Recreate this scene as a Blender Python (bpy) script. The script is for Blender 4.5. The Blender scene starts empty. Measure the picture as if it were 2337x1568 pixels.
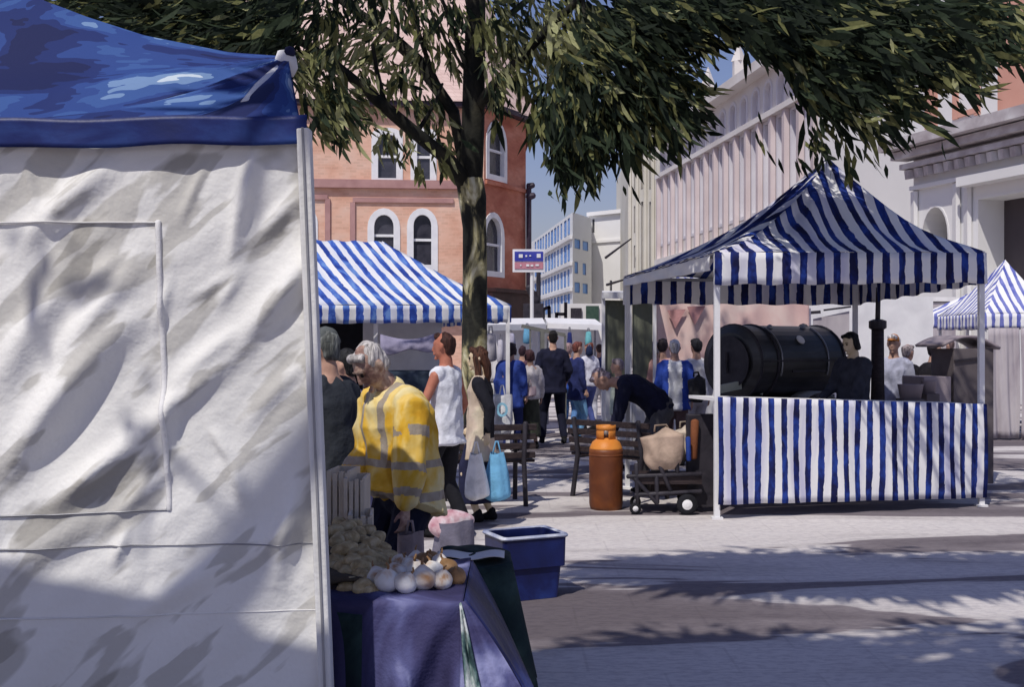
import bpy, math, random
import numpy as np
from mathutils import Vector, Matrix
random.seed(7); RNG = np.random.RandomState(11)
PI = math.pi
col = bpy.context.scene.collection
F = 2506.0; CX = 1168.5; CY = 784.0; EYE = 1.62      # photo is worked in a 2337 x 1568 frame, horizon at its middle

def P(px, py, d):
    return Vector(((px-CX)*d/F, d, EYE+(CY-py)*d/F))
def G(px, d, z=0.0):
    return Vector(((px-CX)*d/F, d, z))
def dist_ground(py): return EYE*F/(py-CY)
def V(*a): return Vector(a)

# ------------------------------------------------------------------ object helpers
def tag(o, label=None, cat=None, group=None, kind=None):
    if label: o['label'] = label
    if cat: o['category'] = cat
    if group: o['group'] = group
    if kind: o['kind'] = kind
    return o
def thing(name, label, cat, loc=(0,0,0), rz=0.0, group=None):
    o = bpy.data.objects.new(name, None); col.objects.link(o)
    o.empty_display_size = 0.2
    o.location = loc; o.rotation_euler = (0,0,rz)
    return tag(o, label, cat, group)
def base_inv(o):
    m = Matrix.Translation(o.location) @ Matrix.Rotation(o.rotation_euler[2], 4, 'Z')
    return m.inverted()
class MB:
    def __init__(s): s.v=[]; s.f=[]; s.m=[]; s.uv=[]
    def add(s, verts, faces, mi=0, uvs=None):
        b=len(s.v); s.v.extend([tuple(v) for v in verts])
        for k,f in enumerate(faces):
            s.f.append(tuple(i+b for i in f)); s.m.append(mi)
            s.uv.append(uvs[k] if uvs else [(0,0)]*len(f))
        return s
    def box(s, c, size, mi=0, rz=0.0, taper=1.0, R=None):
        hx,hy,hz=[q/2 for q in size]; vs=[]
        for z in (-1,1):
            t = taper if z<0 else 1.0
            for x,y in ((-1,-1),(1,-1),(1,1),(-1,1)): vs.append(Vector((x*hx*t,y*hy*t,z*hz)))
        M = R if R is not None else Matrix.Rotation(rz,3,'Z')
        c=Vector(c); vs=[c+M@v for v in vs]
        s.add(vs,[(0,3,2,1),(4,5,6,7),(0,1,5,4),(1,2,6,5),(2,3,7,6),(3,0,4,7)],mi); return s
    def bar(s, a, b, w, h=None, mi=0, up=(0,0,1)):
        a=Vector(a); b=Vector(b); h=h or w; d=(b-a); L=d.length; d.normalize(); up=Vector(up)
        if abs(d.dot(up))>.98: up=Vector((0,1,0))
        x=d.cross(up).normalized(); u=x.cross(d)
        vs=[]
        for q in (a,b):
            for i,j in ((-1,-1),(1,-1),(1,1),(-1,1)): vs.append(q+x*(i*w/2)+u*(j*h/2))
        s.add(vs,[(0,3,2,1),(4,5,6,7),(0,1,5,4),(1,2,6,5),(2,3,7,6),(3,0,4,7)],mi); return s
    def tube(s, pts, radii, n=10, side=None, mi=0, cap=0.6):
        pts=[Vector(p) for p in pts]; rr=[(r,r) if not isinstance(r,(tuple,list)) else r for r in radii]
        rings=[]; prev=None
        m=len(pts)
        for i in range(m):
            if i==0: d=pts[1]-pts[0]
            elif i==m-1: d=pts[-1]-pts[-2]
            else: d=(pts[i+1]-pts[i]).normalized()+(pts[i]-pts[i-1]).normalized()
            if d.length<1e-9: d=Vector((0,0,1))
            d.normalize()
            if side is not None: x=Vector(side)
            elif prev is None: x=Vector((1,0,0)) if abs(d.x)<.8 else Vector((0,1,0))
            else: x=prev
            x=(x-d*x.dot(d))
            if x.length<1e-6: x=d.orthogonal()
            x.normalize(); prev=x; y=d.cross(x)
            rings.append((pts[i],x,y,rr[i],d))
        vs=[]
        def ring(p,x,y,r,sc):
            return [p+x*(math.cos(2*PI*k/n)*r[0]*sc)+y*(math.sin(2*PI*k/n)*r[1]*sc) for k in range(n)]
        seq=[]
        p,x,y,r,d=rings[0]
        if cap: seq.append(ring(p-d*cap*.6*min(r),x,y,r,.72))
        for p,x,y,r,d in rings: seq.append(ring(p,x,y,r,1))
        if cap: seq.append(ring(p+d*cap*.6*min(r),x,y,r,.72))
        for q in seq: vs+=q
        fs=[]
        for i in range(len(seq)-1):
            for k in range(n):
                k2=(k+1)%n
                fs.append((i*n+k,i*n+k2,(i+1)*n+k2,(i+1)*n+k))
        p0,_,_,r0,d0=rings[0]; p1,_,_,r1,d1=rings[-1]
        vs.append(p0-d0*cap*min(r0)); vs.append(p1+d1*cap*min(r1))
        b=len(vs)-2; e=(len(seq)-1)*n
        for k in range(n):
            k2=(k+1)%n
            fs.append((b,k2,k)); fs.append((b+1,e+k,e+k2))
        s.add(vs,fs,mi); return s
    def lathe(s, prof, c=(0,0,0), n=20, mi=0, axis=None, sx=1, sy=1):
        c=Vector(c); M=Matrix.Identity(3)
        if axis is not None: M=Vector((0,0,1)).rotation_difference(Vector(axis)).to_matrix()
        vs=[]; fs=[]
        for r,z in prof:
            for k in range(n):
                a=2*PI*k/n; vs.append(c+M@Vector((r*math.cos(a)*sx,r*math.sin(a)*sy,z)))
        for i in range(len(prof)-1):
            for k in range(n):
                k2=(k+1)%n; fs.append((i*n+k,i*n+k2,(i+1)*n+k2,(i+1)*n+k))
        fs.append(tuple(range(n))[::-1]); fs.append(tuple((len(prof)-1)*n+k for k in range(n)))
        s.add(vs,fs,mi); return s
    def grid(s, nu, nv, fn, mi=0, uvf=None, close=False):
        vs=[]; 
        for j in range(nv+1):
            for i in range(nu+1): vs.append(fn(i/nu,j/nv))
        fs=[];uv=[]
        for j in range(nv):
            for i in range(nu):
                a=j*(nu+1)+i; fs.append((a,a+1,a+nu+2,a+nu+1))
                if uvf: uv.append([uvf(i/nu,j/nv),uvf((i+1)/nu,j/nv),uvf((i+1)/nu,(j+1)/nv),uvf(i/nu,(j+1)/nv)])
        s.add(vs,fs,mi,uv if uvf else None); return s
    def quad(s, vs, mi=0, uv=None):
        s.add(vs,[tuple(range(len(vs)))],mi,[uv] if uv else None); return s
    def build(s, name, mats, parent=None, world=False, smooth=False, thick=0, bevel=0):
        me=bpy.data.meshes.new(name)
        vs=s.v
        if parent is not None and world:
            M=base_inv(parent); vs=[tuple(M@Vector(v)) for v in vs]
        me.from_pydata(vs,[],s.f)
        if not isinstance(mats,(list,tuple)): mats=[mats]
        for m in mats: me.materials.append(m)
        me.polygons.foreach_set('material_index', s.m)
        ul=me.uv_layers.new(name='UVMap')
        flat=[]
        for q in s.uv:
            for a in q: flat.extend((a[0],a[1]))
        ul.data.foreach_set('uv', flat)
        if smooth: me.polygons.foreach_set('use_smooth',[True]*len(s.f))
        me.update()
        o=bpy.data.objects.new(name,me); col.objects.link(o)
        if parent is not None: o.parent=parent
        if thick:
            md=o.modifiers.new('thickness','SOLIDIFY'); md.thickness=thick; md.offset=0
        if bevel:
            md=o.modifiers.new('bevel','BEVEL'); md.width=bevel; md.segments=2; md.limit_method='ANGLE'
        return o
from mathutils import noise as mnoise
def remesh(mb, name, mats, parent=None, voxel=.012, smooth=3, select=None, world=False, wrinkle=0):
    """union of closed shapes grown into one continuous skin"""
    vs=mb.v
    if parent is not None and world:
        M=base_inv(parent); vs=[tuple(M@Vector(v)) for v in vs]
    me=bpy.data.meshes.new('tmp'); me.from_pydata(vs,[],mb.f); me.update()
    t=bpy.data.objects.new('tmp',me); col.objects.link(t)
    md=t.modifiers.new('r','REMESH'); md.mode='VOXEL'; md.voxel_size=voxel; md.use_smooth_shade=True
    if smooth:
        sm=t.modifiers.new('s','SMOOTH'); sm.iterations=smooth; sm.factor=.5
    dg=bpy.context.evaluated_depsgraph_get(); dg.update()
    out=bpy.data.meshes.new_from_object(t.evaluated_get(dg))
    bpy.data.objects.remove(t); bpy.data.meshes.remove(me)
    if wrinkle:
        off=Vector((hash(name)%7,len(out.vertices)%13,parent.location.x*3 if parent else 0))
        nv_=np.zeros(len(out.vertices)*3); out.vertex_normals.foreach_get('vector',nv_); cv_=np.zeros(len(out.vertices)*3); out.vertices.foreach_get('co',cv_)
        for i_ in range(len(out.vertices)):
            c_=Vector(cv_[i_*3:i_*3+3]); q_=Vector((c_.x*9,c_.y*9,c_.z*5))+off
            h_=1-abs(mnoise.noise(q_))*2.6; h_+=.5*mnoise.noise(q_*2.3)
            cv_[i_*3:i_*3+3]+=nv_[i_*3:i_*3+3]*(wrinkle*(h_-.4))
        out.vertices.foreach_set('co',cv_)
        out.update()
    out.name=name; out.materials.clear()
    if not isinstance(mats,(list,tuple)): mats=[mats]
    for m in mats: out.materials.append(m)
    n=len(out.polygons); out.polygons.foreach_set('use_smooth',[True]*n)
    if select:
        idx=[select(p.center) for p in out.polygons]; out.polygons.foreach_set('material_index',idx)
    else: out.polygons.foreach_set('material_index',[0]*n)
    o=bpy.data.objects.new(name,out); col.objects.link(o)
    if parent is not None: o.parent=parent
    return o
def copy_tree(o, parent=None):
    c=o.copy(); col.objects.link(c)
    if parent is not None: c.parent=parent
    for ch in list(o.children): copy_tree(ch,c)
    return c

# ------------------------------------------------------------------ materials
def newmat(name):
    m=bpy.data.materials.new(name); m.use_nodes=True
    nt=m.node_tree; b=nt.nodes['Principled BSDF']
    return m,nt,b
def ramp(nt, stops, interp='LINEAR'):
    r=nt.nodes.new('ShaderNodeValToRGB'); e=r.color_ramp.elements; r.color_ramp.interpolation=interp
    while len(e)>1: e.remove(e[-1])
    for i,(p,c) in enumerate(stops):
        q=e[0] if i==0 else e.new(p)
        q.position=p; q.color=(c[0],c[1],c[2],1)
    return r
def noise(nt, scale, detail=3, rough=.55, vec=None, dist=0):
    n=nt.nodes.new('ShaderNodeTexNoise'); n.inputs['Scale'].default_value=scale
    n.inputs['Detail'].default_value=detail; n.inputs['Roughness'].default_value=rough
    n.inputs['Distortion'].default_value=dist
    if vec is not None: nt.links.new(vec,n.inputs['Vector'])
    return n
def mapping(nt, src='Object', scale=(1,1,1), rot=(0,0,0)):
    tc=nt.nodes.new('ShaderNodeTexCoord'); mp=nt.nodes.new('ShaderNodeMapping')
    mp.inputs['Scale'].default_value=scale; mp.inputs['Rotation'].default_value=rot
    nt.links.new(tc.outputs[src],mp.inputs['Vector']); return mp.outputs['Vector']
def wash(name, tones, scale=2.5, stretch=(1,1,1), rough=.85, bump=.15, bscale=60, rot=(0,0,0), interp='LINEAR', lo=.32, hi=.68, spec=.25, detail=4, sheen=0, dist=.4, src='Object', metal=0):
    """pigment that pools in blotches: tones is a list of colours run through a noise"""
    m,nt,b=newmat(name)
    vec=mapping(nt,src,stretch,rot)
    n=noise(nt,scale,detail,.55,vec,dist)
    k=len(tones)
    st=[(lo+(hi-lo)*i/max(1,k-1),c) for i,c in enumerate(tones)]
    r=ramp(nt,st,interp); nt.links.new(n.outputs['Fac'],r.inputs['Fac'])
    nt.links.new(r.outputs['Color'],b.inputs['Base Color'])
    b.inputs['Roughness'].default_value=rough; b.inputs['Specular IOR Level'].default_value=spec
    b.inputs['Metallic'].default_value=metal
    if bump:
        n2=noise(nt,bscale,2,.6,mapping(nt,src)); bp=nt.nodes.new('ShaderNodeBump')
        bp.inputs['Strength'].default_value=bump; bp.inputs['Distance'].default_value=.02
        nt.links.new(n2.outputs['Fac'],bp.inputs['Height']); nt.links.new(bp.outputs['Normal'],b.inputs['Normal'])
    return m
def tonal(c, a=.72, b=1.2):
    return [tuple(x*a for x in c), c, tuple(min(.9,x*b) for x in c)]
_mc={}
def cloth(c, scale=9, rough=.9):
    key=(tuple(round(x,3) for x in c),scale)
    if key not in _mc: _mc[key]=wash('fabric',tonal(c),scale,rough=rough,bump=.25,bscale=45)
    return _mc[key]
def stripes(name, blue_tones, white_tones, duty=.5, wob=.10, vscale=1.0, rough=.85, nscale=3.0):
    """woven stripes running along v of the UV map, one stripe per unit of u, hand-wobbly edges"""
    m,nt,b=newmat(name); L=nt.links
    uv=nt.nodes.new('ShaderNodeTexCoord').outputs['UV']
    n=noise(nt,nscale,3,.6,uv); sep=nt.nodes.new('ShaderNodeSeparateXYZ'); L.new(uv,sep.inputs[0])
    ma=nt.nodes.new('ShaderNodeMath'); ma.operation='MULTIPLY_ADD'; ma.inputs[1].default_value=wob*2; 
    L.new(n.outputs['Fac'],ma.inputs[0]); L.new(sep.outputs['X'],ma.inputs[2])
    fr=nt.nodes.new('ShaderNodeMath'); fr.operation='FRACT'; L.new(ma.outputs[0],fr.inputs[0])
    n3=noise(nt,7,2,.5,uv); th=nt.nodes.new('ShaderNodeMath'); th.operation='MULTIPLY_ADD'; th.inputs[1].default_value=.16; th.inputs[2].default_value=duty-.08
    L.new(n3.outputs['Fac'],th.inputs[0])
    lt=nt.nodes.new('ShaderNodeMath'); lt.operation='LESS_THAN'; L.new(fr.outputs[0],lt.inputs[0]); L.new(th.outputs[0],lt.inputs[1])
    mp=nt.nodes.new('ShaderNodeMapping'); mp.inputs['Scale'].default_value=(1.1,3.0*vscale,1); L.new(uv,mp.inputs['Vector'])
    nb=noise(nt,1.0,3,.6,mp.outputs['Vector'],.5); k=len(blue_tones)
    rb=ramp(nt,[(.36+.28*i/(k-1),c) for i,c in enumerate(blue_tones)]); L.new(nb.outputs['Fac'],rb.inputs['Fac'])
    nw=noise(nt,.35,3,.6,uv,.5); k=len(white_tones)
    rw=ramp(nt,[(.4+.25*i/(k-1),c) for i,c in enumerate(white_tones)]); L.new(nw.outputs['Fac'],rw.inputs['Fac'])
    mx=nt.nodes.new('ShaderNodeMix'); mx.data_type='RGBA'; L.new(lt.outputs[0],mx.inputs['Factor'])
    L.new(rw.outputs['Color'],mx.inputs['A']); L.new(rb.outputs['Color'],mx.inputs['B'])
    L.new(mx.outputs['Result'],b.inputs['Base Color']); b.inputs['Roughness'].default_value=rough
    b.inputs['Specular IOR Level'].default_value=.25
    return m
NAVY=(.012,.018,.085); BLUE=(.025,.06,.33); MID=(.05,.13,.5)
WH=(.80,.79,.79); LIL=(.56,.55,.68)
def streaked(name, base, streak, scale, size, rot, th=.56, soft=.016, rough=.85, bump=.2, bscale=30, layers=2, src='Object'):
    """cloth with shading strokes painted in as crisp-edged grey marks: size is how long the marks run on each axis, rot turns them"""
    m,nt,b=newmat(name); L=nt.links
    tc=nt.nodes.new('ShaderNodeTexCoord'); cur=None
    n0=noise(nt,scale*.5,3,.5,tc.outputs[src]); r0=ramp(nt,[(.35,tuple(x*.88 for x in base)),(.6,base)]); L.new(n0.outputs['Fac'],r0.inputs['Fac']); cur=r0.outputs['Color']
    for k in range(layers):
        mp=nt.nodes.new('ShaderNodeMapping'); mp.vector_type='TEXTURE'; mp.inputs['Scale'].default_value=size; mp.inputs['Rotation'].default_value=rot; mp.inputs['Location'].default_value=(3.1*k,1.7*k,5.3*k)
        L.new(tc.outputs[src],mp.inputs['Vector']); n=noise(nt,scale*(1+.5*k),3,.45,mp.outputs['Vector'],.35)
        r=ramp(nt,[(th-soft+.02*k,(1,1,1)),(th+soft+.02*k,streak)]); L.new(n.outputs['Fac'],r.inputs['Fac'])
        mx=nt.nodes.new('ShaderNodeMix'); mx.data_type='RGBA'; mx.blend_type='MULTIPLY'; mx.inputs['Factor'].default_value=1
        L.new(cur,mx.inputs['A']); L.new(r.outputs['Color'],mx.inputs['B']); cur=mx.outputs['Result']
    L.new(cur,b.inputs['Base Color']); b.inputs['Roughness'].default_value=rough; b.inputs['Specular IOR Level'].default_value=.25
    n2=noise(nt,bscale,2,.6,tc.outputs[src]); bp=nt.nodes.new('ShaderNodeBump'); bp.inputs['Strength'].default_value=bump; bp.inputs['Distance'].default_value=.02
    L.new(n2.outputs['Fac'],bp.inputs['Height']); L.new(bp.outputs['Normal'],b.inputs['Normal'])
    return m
M={}
M['tentwall']=streaked('creased white canvas with painted shading',(.83,.82,.80),(.70,.69,.67),1.9,(1,1,.28),(0,math.radians(-42),0),.56)  # grey diagonal streaks paint shading strokes into the canvas colour
M['white']=wash('white paint',[(.68,.67,.68),(.8,.79,.79)],3)
M['canvas']=wash('white tent canvas',[(.60,.59,.56),(.70,.69,.68),(.80,.79,.78)],2.2,(1,1,1.2),bump=.2,bscale=30,rough=.8)
M['stripe']=stripes('blue and white striped canvas',[(.008,.009,.05),(.010,.02,.13),(.02,.055,.30)],[LIL,WH,WH],.46)
M['stripe_light']=stripes('faded blue striped canvas',[(.02,.05,.28),(.05,.12,.48),(.15,.28,.62)],[(.66,.68,.78),WH,WH],.5,.16)
M['stripe_pale']=stripes('pale lilac striped canvas',[(.10,.12,.40),(.2,.22,.5)],[WH,WH],.42,.15)
M['blue_tarp']=wash('blue tarpaulin',[(.014,.020,.085),(.018,.032,.14),(.03,.065,.24),(.045,.10,.30),(.17,.27,.47),(.56,.64,.72)],1.0,(1,1,1),rough=.75,bump=.05,spec=.2,lo=.40,hi=.645,dist=.3,src='UV',interp='CONSTANT')  # palest tones put fold highlights into the tarpaulin colour
M['navy']=cloth((.014,.016,.05)); M['black']=cloth((.012,.012,.016))
M['darkmetal']=wash('dark painted metal',[(.02,.018,.025),(.045,.04,.05)],8,rough=.5)
M['darkwood']=wash('dark stained wood',[(.018,.012,.014),(.05,.035,.035)],6,(1,8,8),rough=.6)
M['skin']=wash('skin',[(.42,.24,.18),(.55,.34,.25)],14,rough=.6,bump=.1)
M['skin_red']=wash('sunburnt skin',[(.38,.13,.08),(.50,.2,.13)],14,rough=.6,bump=.1)
M['skin_pale']=wash('pale skin',[(.60,.47,.30),(.70,.56,.40)],10,rough=.6,bump=.1)
M['skin_dark']=wash('weathered skin',[(.20,.11,.10),(.36,.22,.18),(.52,.38,.30)],16,rough=.7,bump=.2,lo=.38,hi=.62)
M['glass']=wash('window glass',[(.02,.02,.03),(.06,.058,.075)],2,rough=.12,bump=0,spec=.6)
M['steel']=wash('grey metal',[(.22,.22,.24),(.4,.4,.42)],5,rough=.45,bump=.05,metal=.4)
# ------------------------------------------------------------------ camera, light, sky
cam=bpy.data.cameras.new('camera'); co=bpy.data.objects.new('camera',cam); col.objects.link(co)
co.location=(0,0,EYE); co.rotation_euler=(PI/2,0,0)
cam.sensor_width=36; cam.lens=36*F/2337; cam.clip_end=2000; cam.clip_start=.05
sc=bpy.context.scene; sc.camera=co
sc.view_settings.view_transform='Standard'; sc.view_settings.look='None'; sc.view_settings.gamma=1
sc.view_settings.exposure=-.42
SUN_EL=math.radians(55); SUN_DIR=Vector((-.45,-.89,0)).normalized()
sun_vec=SUN_DIR*math.cos(SUN_EL)+Vector((0,0,math.sin(SUN_EL)))
sl=bpy.data.lights.new('sun','SUN'); sl.energy=4.4; sl.angle=math.radians(.6); sl.color=(1,.955,.88)
so=bpy.data.objects.new('sun',sl); col.objects.link(so)
so.rotation_euler=(-sun_vec).to_track_quat('-Z','Y').to_euler(); so.location=(0,0,30)
w=bpy.data.worlds.new('World'); sc.world=w; w.use_nodes=True
nt=w.node_tree; bg=nt.nodes['Background']; sk=nt.nodes.new('ShaderNodeTexSky'); sk.sky_type='NISHITA'
sk.sun_disc=False; sk.sun_elevation=SUN_EL; sk.sun_rotation=math.atan2(SUN_DIR.x,SUN_DIR.y)
sk.air_density=1.5; sk.dust_density=1.2; sk.ozone_density=1.2; sk.altitude=200
tn=nt.nodes.new('ShaderNodeMix'); tn.data_type='RGBA'; tn.blend_type='MULTIPLY'; tn.inputs['Factor'].default_value=1; tn.inputs['B'].default_value=(1.02,.97,1.36,1)
nt.links.new(sk.outputs[0],tn.inputs['A']); nt.links.new(tn.outputs['Result'],bg.inputs[0]); bg.inputs[1].default_value=.085

# ------------------------------------------------------------------ ground
def ground_material():
    m,nt,b=newmat('market square paving'); L=nt.links
    o=mapping(nt,'Object')
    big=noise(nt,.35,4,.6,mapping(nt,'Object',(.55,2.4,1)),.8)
    r=ramp(nt,[(.38,(.13,.108,.118)),(.488,(.21,.18,.19)),(.500,(.52,.48,.46)),(.56,(.63,.585,.56)),(.75,(.70,.66,.635))]); L.new(big.outputs['Fac'],r.inputs['Fac'])  # dark bands put tree-shadow stripes into the paving colour
    sp=noise(nt,22,3,.75,mapping(nt,'Object',(.5,1.3,1))); 
    r2=ramp(nt,[(.40,(.80,.79,.82)),(.55,(1,1,1))]); L.new(sp.outputs['Fac'],r2.inputs['Fac'])
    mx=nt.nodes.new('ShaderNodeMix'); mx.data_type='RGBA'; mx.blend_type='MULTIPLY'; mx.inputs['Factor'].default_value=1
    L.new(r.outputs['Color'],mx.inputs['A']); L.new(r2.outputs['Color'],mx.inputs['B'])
    bt=nt.nodes.new('ShaderNodeTexBrick'); L.new(o,bt.inputs['Vector']); bt.inputs['Scale'].default_value=1
    bt.inputs['Brick Width'].default_value=.75; bt.inputs['Row Height'].default_value=.45; bt.inputs['Mortar Size'].default_value=.008
    bt.inputs['Color1'].default_value=(1,1,1,1); bt.inputs['Color2'].default_value=(.9,.9,.91,1); bt.inputs['Mortar'].default_value=(.62,.6,.62,1)
    m2=nt.nodes.new('ShaderNodeMix'); m2.data_type='RGBA'; m2.blend_type='MULTIPLY'; m2.inputs['Factor'].default_value=.28
    L.new(mx.outputs['Result'],m2.inputs['A']); L.new(bt.outputs['Color'],m2.inputs['B'])
    L.new(m2.outputs['Result'],b.inputs['Base Color']); b.inputs['Roughness'].default_value=.9
    bp=nt.nodes.new('ShaderNodeBump'); bp.inputs['Strength'].default_value=.4; bp.inputs['Distance'].default_value=.01
    L.new(sp.outputs['Fac'],bp.inputs['Height']); L.new(bp.outputs['Normal'],b.inputs['Normal'])
    return m
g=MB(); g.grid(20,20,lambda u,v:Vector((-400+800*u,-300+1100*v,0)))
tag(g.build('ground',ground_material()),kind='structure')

# ------------------------------------------------------------------ facades
def wallhit(A,B,px,py):
    ax,ay=A; bx,by=B; rx=(px-CX)/F
    dx,dy=bx-ax,by-ay; L=math.hypot(dx,dy)
    # A + t*(B-A) = d*(rx,1)
    t=(rx*ay-ax)/(dx-rx*dy); d=ay+t*dy
    return t*L, EYE+(CY-py)*d/F
def archpts(u0,u1,z1,n=10,point=1.0):
    r=(u1-u0)/2; c=(u0+u1)/2; zs=z1-r*point
    return [(c-r*math.cos(PI*k/n), zs+r*point*math.sin(PI*k/n)) for k in range(n+1)]
def facade(root,A,B,z0,z1,wins,mwall,mframe,mglass,name='wall',rev=.16,fw=.10,wname='window',bars=1,proud=.03):
    """wins: (u0,u1,za,zb,arch). wall seen from the side where the normal is (dy,-dx)"""
    A=Vector((A[0],A[1],0)); B=Vector((B[0],B[1],0)); L=(B-A).length; D=(B-A)/L; N=Vector((D.y,-D.x,0))
    def W(u,z,o=0): return A+D*u+N*o+Vector((0,0,z))
    us=sorted(set([0,L]+[min(max(w[0],0),L) for w in wins]+[min(max(w[1],0),L) for w in wins]))
    zs=sorted(set([z0,z1]+[w[2] for w in wins]+[w[3] for w in wins]))
    mb=MB()
    for i in range(len(us)-1):
        for j in range(len(zs)-1):
            if us[i+1]-us[i]<1e-5 or zs[j+1]-zs[j]<1e-5: continue
            cu=(us[i]+us[i+1])/2; cz=(zs[j]+zs[j+1])/2
            if any(w[0]<cu<w[1] and w[2]<cz<w[3] for w in wins): continue
            mb.quad([W(us[i],zs[j]),W(us[i+1],zs[j]),W(us[i+1],zs[j+1]),W(us[i],zs[j+1])])
    for (a,b_,za,zb,ar) in wins:
        a=max(a,0); b_=min(b_,L)
        if ar:
            pts=archpts(a,b_,zb,10,ar); 
            for k in range(10):
                (p,q),(p2,q2)=pts[k],pts[k+1]
                if zb-min(q,q2)>1e-4: mb.quad([W(p,q),W(p2,q2),W(p2,zb),W(p,zb)])
            outline=[(b_,za)]+[(p,q) for p,q in reversed(pts)]+[(a,za)]
        else: outline=[(b_,za),(b_,zb),(a,zb),(a,za)]
        m=len(outline)
        for k in range(m):
            p=outline[k]; q=outline[(k+1)%m]
            mb.quad([W(p[0],p[1]),W(q[0],q[1]),W(q[0],q[1],-rev),W(p[0],p[1],-rev)])
    wo=mb.build(name,mwall,root,world=True)
    for (a,b_,za,zb,ar) in wins:
        a=max(a,0); b_=min(b_,L)
        if b_-a<.05: continue
        cu=(a+b_)/2; cz=(za+zb)/2
        def outl(e,o):
            if ar: pts=archpts(a-e,b_+e,zb+e,10,ar)
            else: pts=[(a-e,zb+e),(b_+e,zb+e)]
            return [W(a-e,za-e,o)]+[W(p,q,o) for p,q in pts]+[W(b_+e,za-e,o)]
        f=MB(); 
        o1=outl(fw*.8,proud); o2=outl(-fw*.5,proud); o3=outl(-fw*.5,-rev+.01); o4=outl(fw*.8,-.0)
        n=len(o1)
        for k in range(n):
            k2=(k+1)%n
            f.quad([o1[k],o1[k2],o2[k2],o2[k]]); f.quad([o2[k],o2[k2],o3[k2],o3[k]]); f.quad([o4[k],o4[k2],o1[k2],o1[k]])
        if bars:
            for q in range(bars):
                zz=za+(zb-za)*(q+1)/(bars+1)
                f.bar(W(a+.01,zz,-rev+.05),W(b_-.01,zz,-rev+.05),.07,.08,up=(0,0,1))
        fo=f.build(wname,mframe,root,world=True)
        g=MB(); g.quad(outl(.0,-rev+.02)[::-1]); pn=g.build('pane',mglass,None)
        Mx=base_inv(root); pn.data.transform(Mx); pn.parent=fo
    return W,L
def px_win(A,B,lst):
    out=[]
    for (x0,x1,yt,yb,ar) in lst:
        u0,_=wallhit(A,B,x0,yb); u1,_=wallhit(A,B,x1,yb)
        _,zt=wallhit(A,B,(x0+x1)/2,yt); _,zb=wallhit(A,B,(x0+x1)/2,yb)
        out.append((u0,u1,zb,zt,ar))
    return out
def XY(px,d): return ((px-CX)*d/F,d)

# --- red brick corner building
brick=wash('red brick',[(.40,.145,.09),(.50,.20,.13),(.58,.26,.18)],1.1,(1,1,1.5),bump=.2,bscale=14)
def brick_mat(name,tones,mort,rowh=.09):
    m=wash(name,tones,.9,(1,1,1.6),bump=0); nt=m.node_tree; b=nt.nodes['Principled BSDF']; L=nt.links
    src=b.inputs['Base Color'].links[0].from_socket
    tc=nt.nodes.new('ShaderNodeTexCoord'); sep=nt.nodes.new('ShaderNodeSeparateXYZ'); L.new(tc.outputs['Object'],sep.inputs[0])
    ad=nt.nodes.new('ShaderNodeMath'); ad.operation='ADD'; L.new(sep.outputs['X'],ad.inputs[0]); L.new(sep.outputs['Y'],ad.inputs[1])
    cb=nt.nodes.new('ShaderNodeCombineXYZ'); L.new(ad.outputs[0],cb.inputs[0]); L.new(sep.outputs['Z'],cb.inputs[1])
    bt=nt.nodes.new('ShaderNodeTexBrick'); L.new(cb.outputs[0],bt.inputs['Vector']); bt.inputs['Scale'].default_value=1
    bt.inputs['Brick Width'].default_value=.24; bt.inputs['Row Height'].default_value=rowh; bt.inputs['Mortar Size'].default_value=.012
    bt.inputs['Color1'].default_value=(1,1,1,1); bt.inputs['Color2'].default_value=(.80,.78,.76,1); bt.inputs['Mortar'].default_value=mort
    mx=nt.nodes.new('ShaderNodeMix'); mx.data_type='RGBA'; mx.blend_type='MULTIPLY'; mx.inputs['Factor'].default_value=.75
    L.new(src,mx.inputs['A']); L.new(bt.outputs['Color'],mx.inputs['B']); L.new(mx.outputs['Result'],b.inputs['Base Color'])
    return m
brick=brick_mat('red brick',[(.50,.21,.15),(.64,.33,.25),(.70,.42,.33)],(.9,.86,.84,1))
salmon=brick_mat('sunlit salmon brick facade',[(.66,.37,.26),(.74,.46,.34),(.76,.53,.42)],(.96,.94,.93,1))  # salmon front, its colour lightened as the sunlit face
brick=brick_mat('red brick',[(.40,.13,.085),(.52,.20,.13),(.60,.27,.19)],(.9,.86,.84,1))  # redder brick of its own, colour also darkened as the shaded face
mauve=wash('mauve sandstone',[(.36,.20,.19),(.46,.27,.25)],2)
rooftile=brick_mat('pale pink roof tiles',[(.62,.45,.40),(.72,.55,.49)],(.7,.66,.64,1),.16)
ltrim=wash('white painted window frame',[(.70,.70,.72),(.8,.8,.8)],4)
rb=thing('brick_building','red brick corner building with white arched sash windows behind the tree','building',(-2,35,0))
A=XY(560,33.4)
A=((560-CX)*34.1/F,34.1); B=XY(1105,35.0); C=XY(1200,37.3)
A=(A[0]-6,A[1]-.2)
ZE=EYE+(CY-238)*35/F
wl=px_win(A,B,[(857,910,300,412,.5),(946,987,300,415,.5),(848,904,484,590,1.2),(938,990,484,610,1.2),(680,716,484,545,1.2),(560,600,300,412,.5)])
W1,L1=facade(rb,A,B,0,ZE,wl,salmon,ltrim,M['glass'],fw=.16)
wr=px_win(B,C,[(1113,1152,282,405,1.2),(1106,1146,492,624,1.2)])
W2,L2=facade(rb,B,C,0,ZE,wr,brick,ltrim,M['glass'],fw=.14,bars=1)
mb=MB()   # side along the street, back wall
Bk=(C[0]-.6,C[1]+12)
for (p,q) in ((C,Bk),(Bk,(A[0],A[1]+13)),((A[0],A[1]+13),A)):
    mb.quad([(p[0],p[1],0),(q[0],q[1],0),(q[0],q[1],ZE),(p[0],p[1],ZE)])
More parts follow.
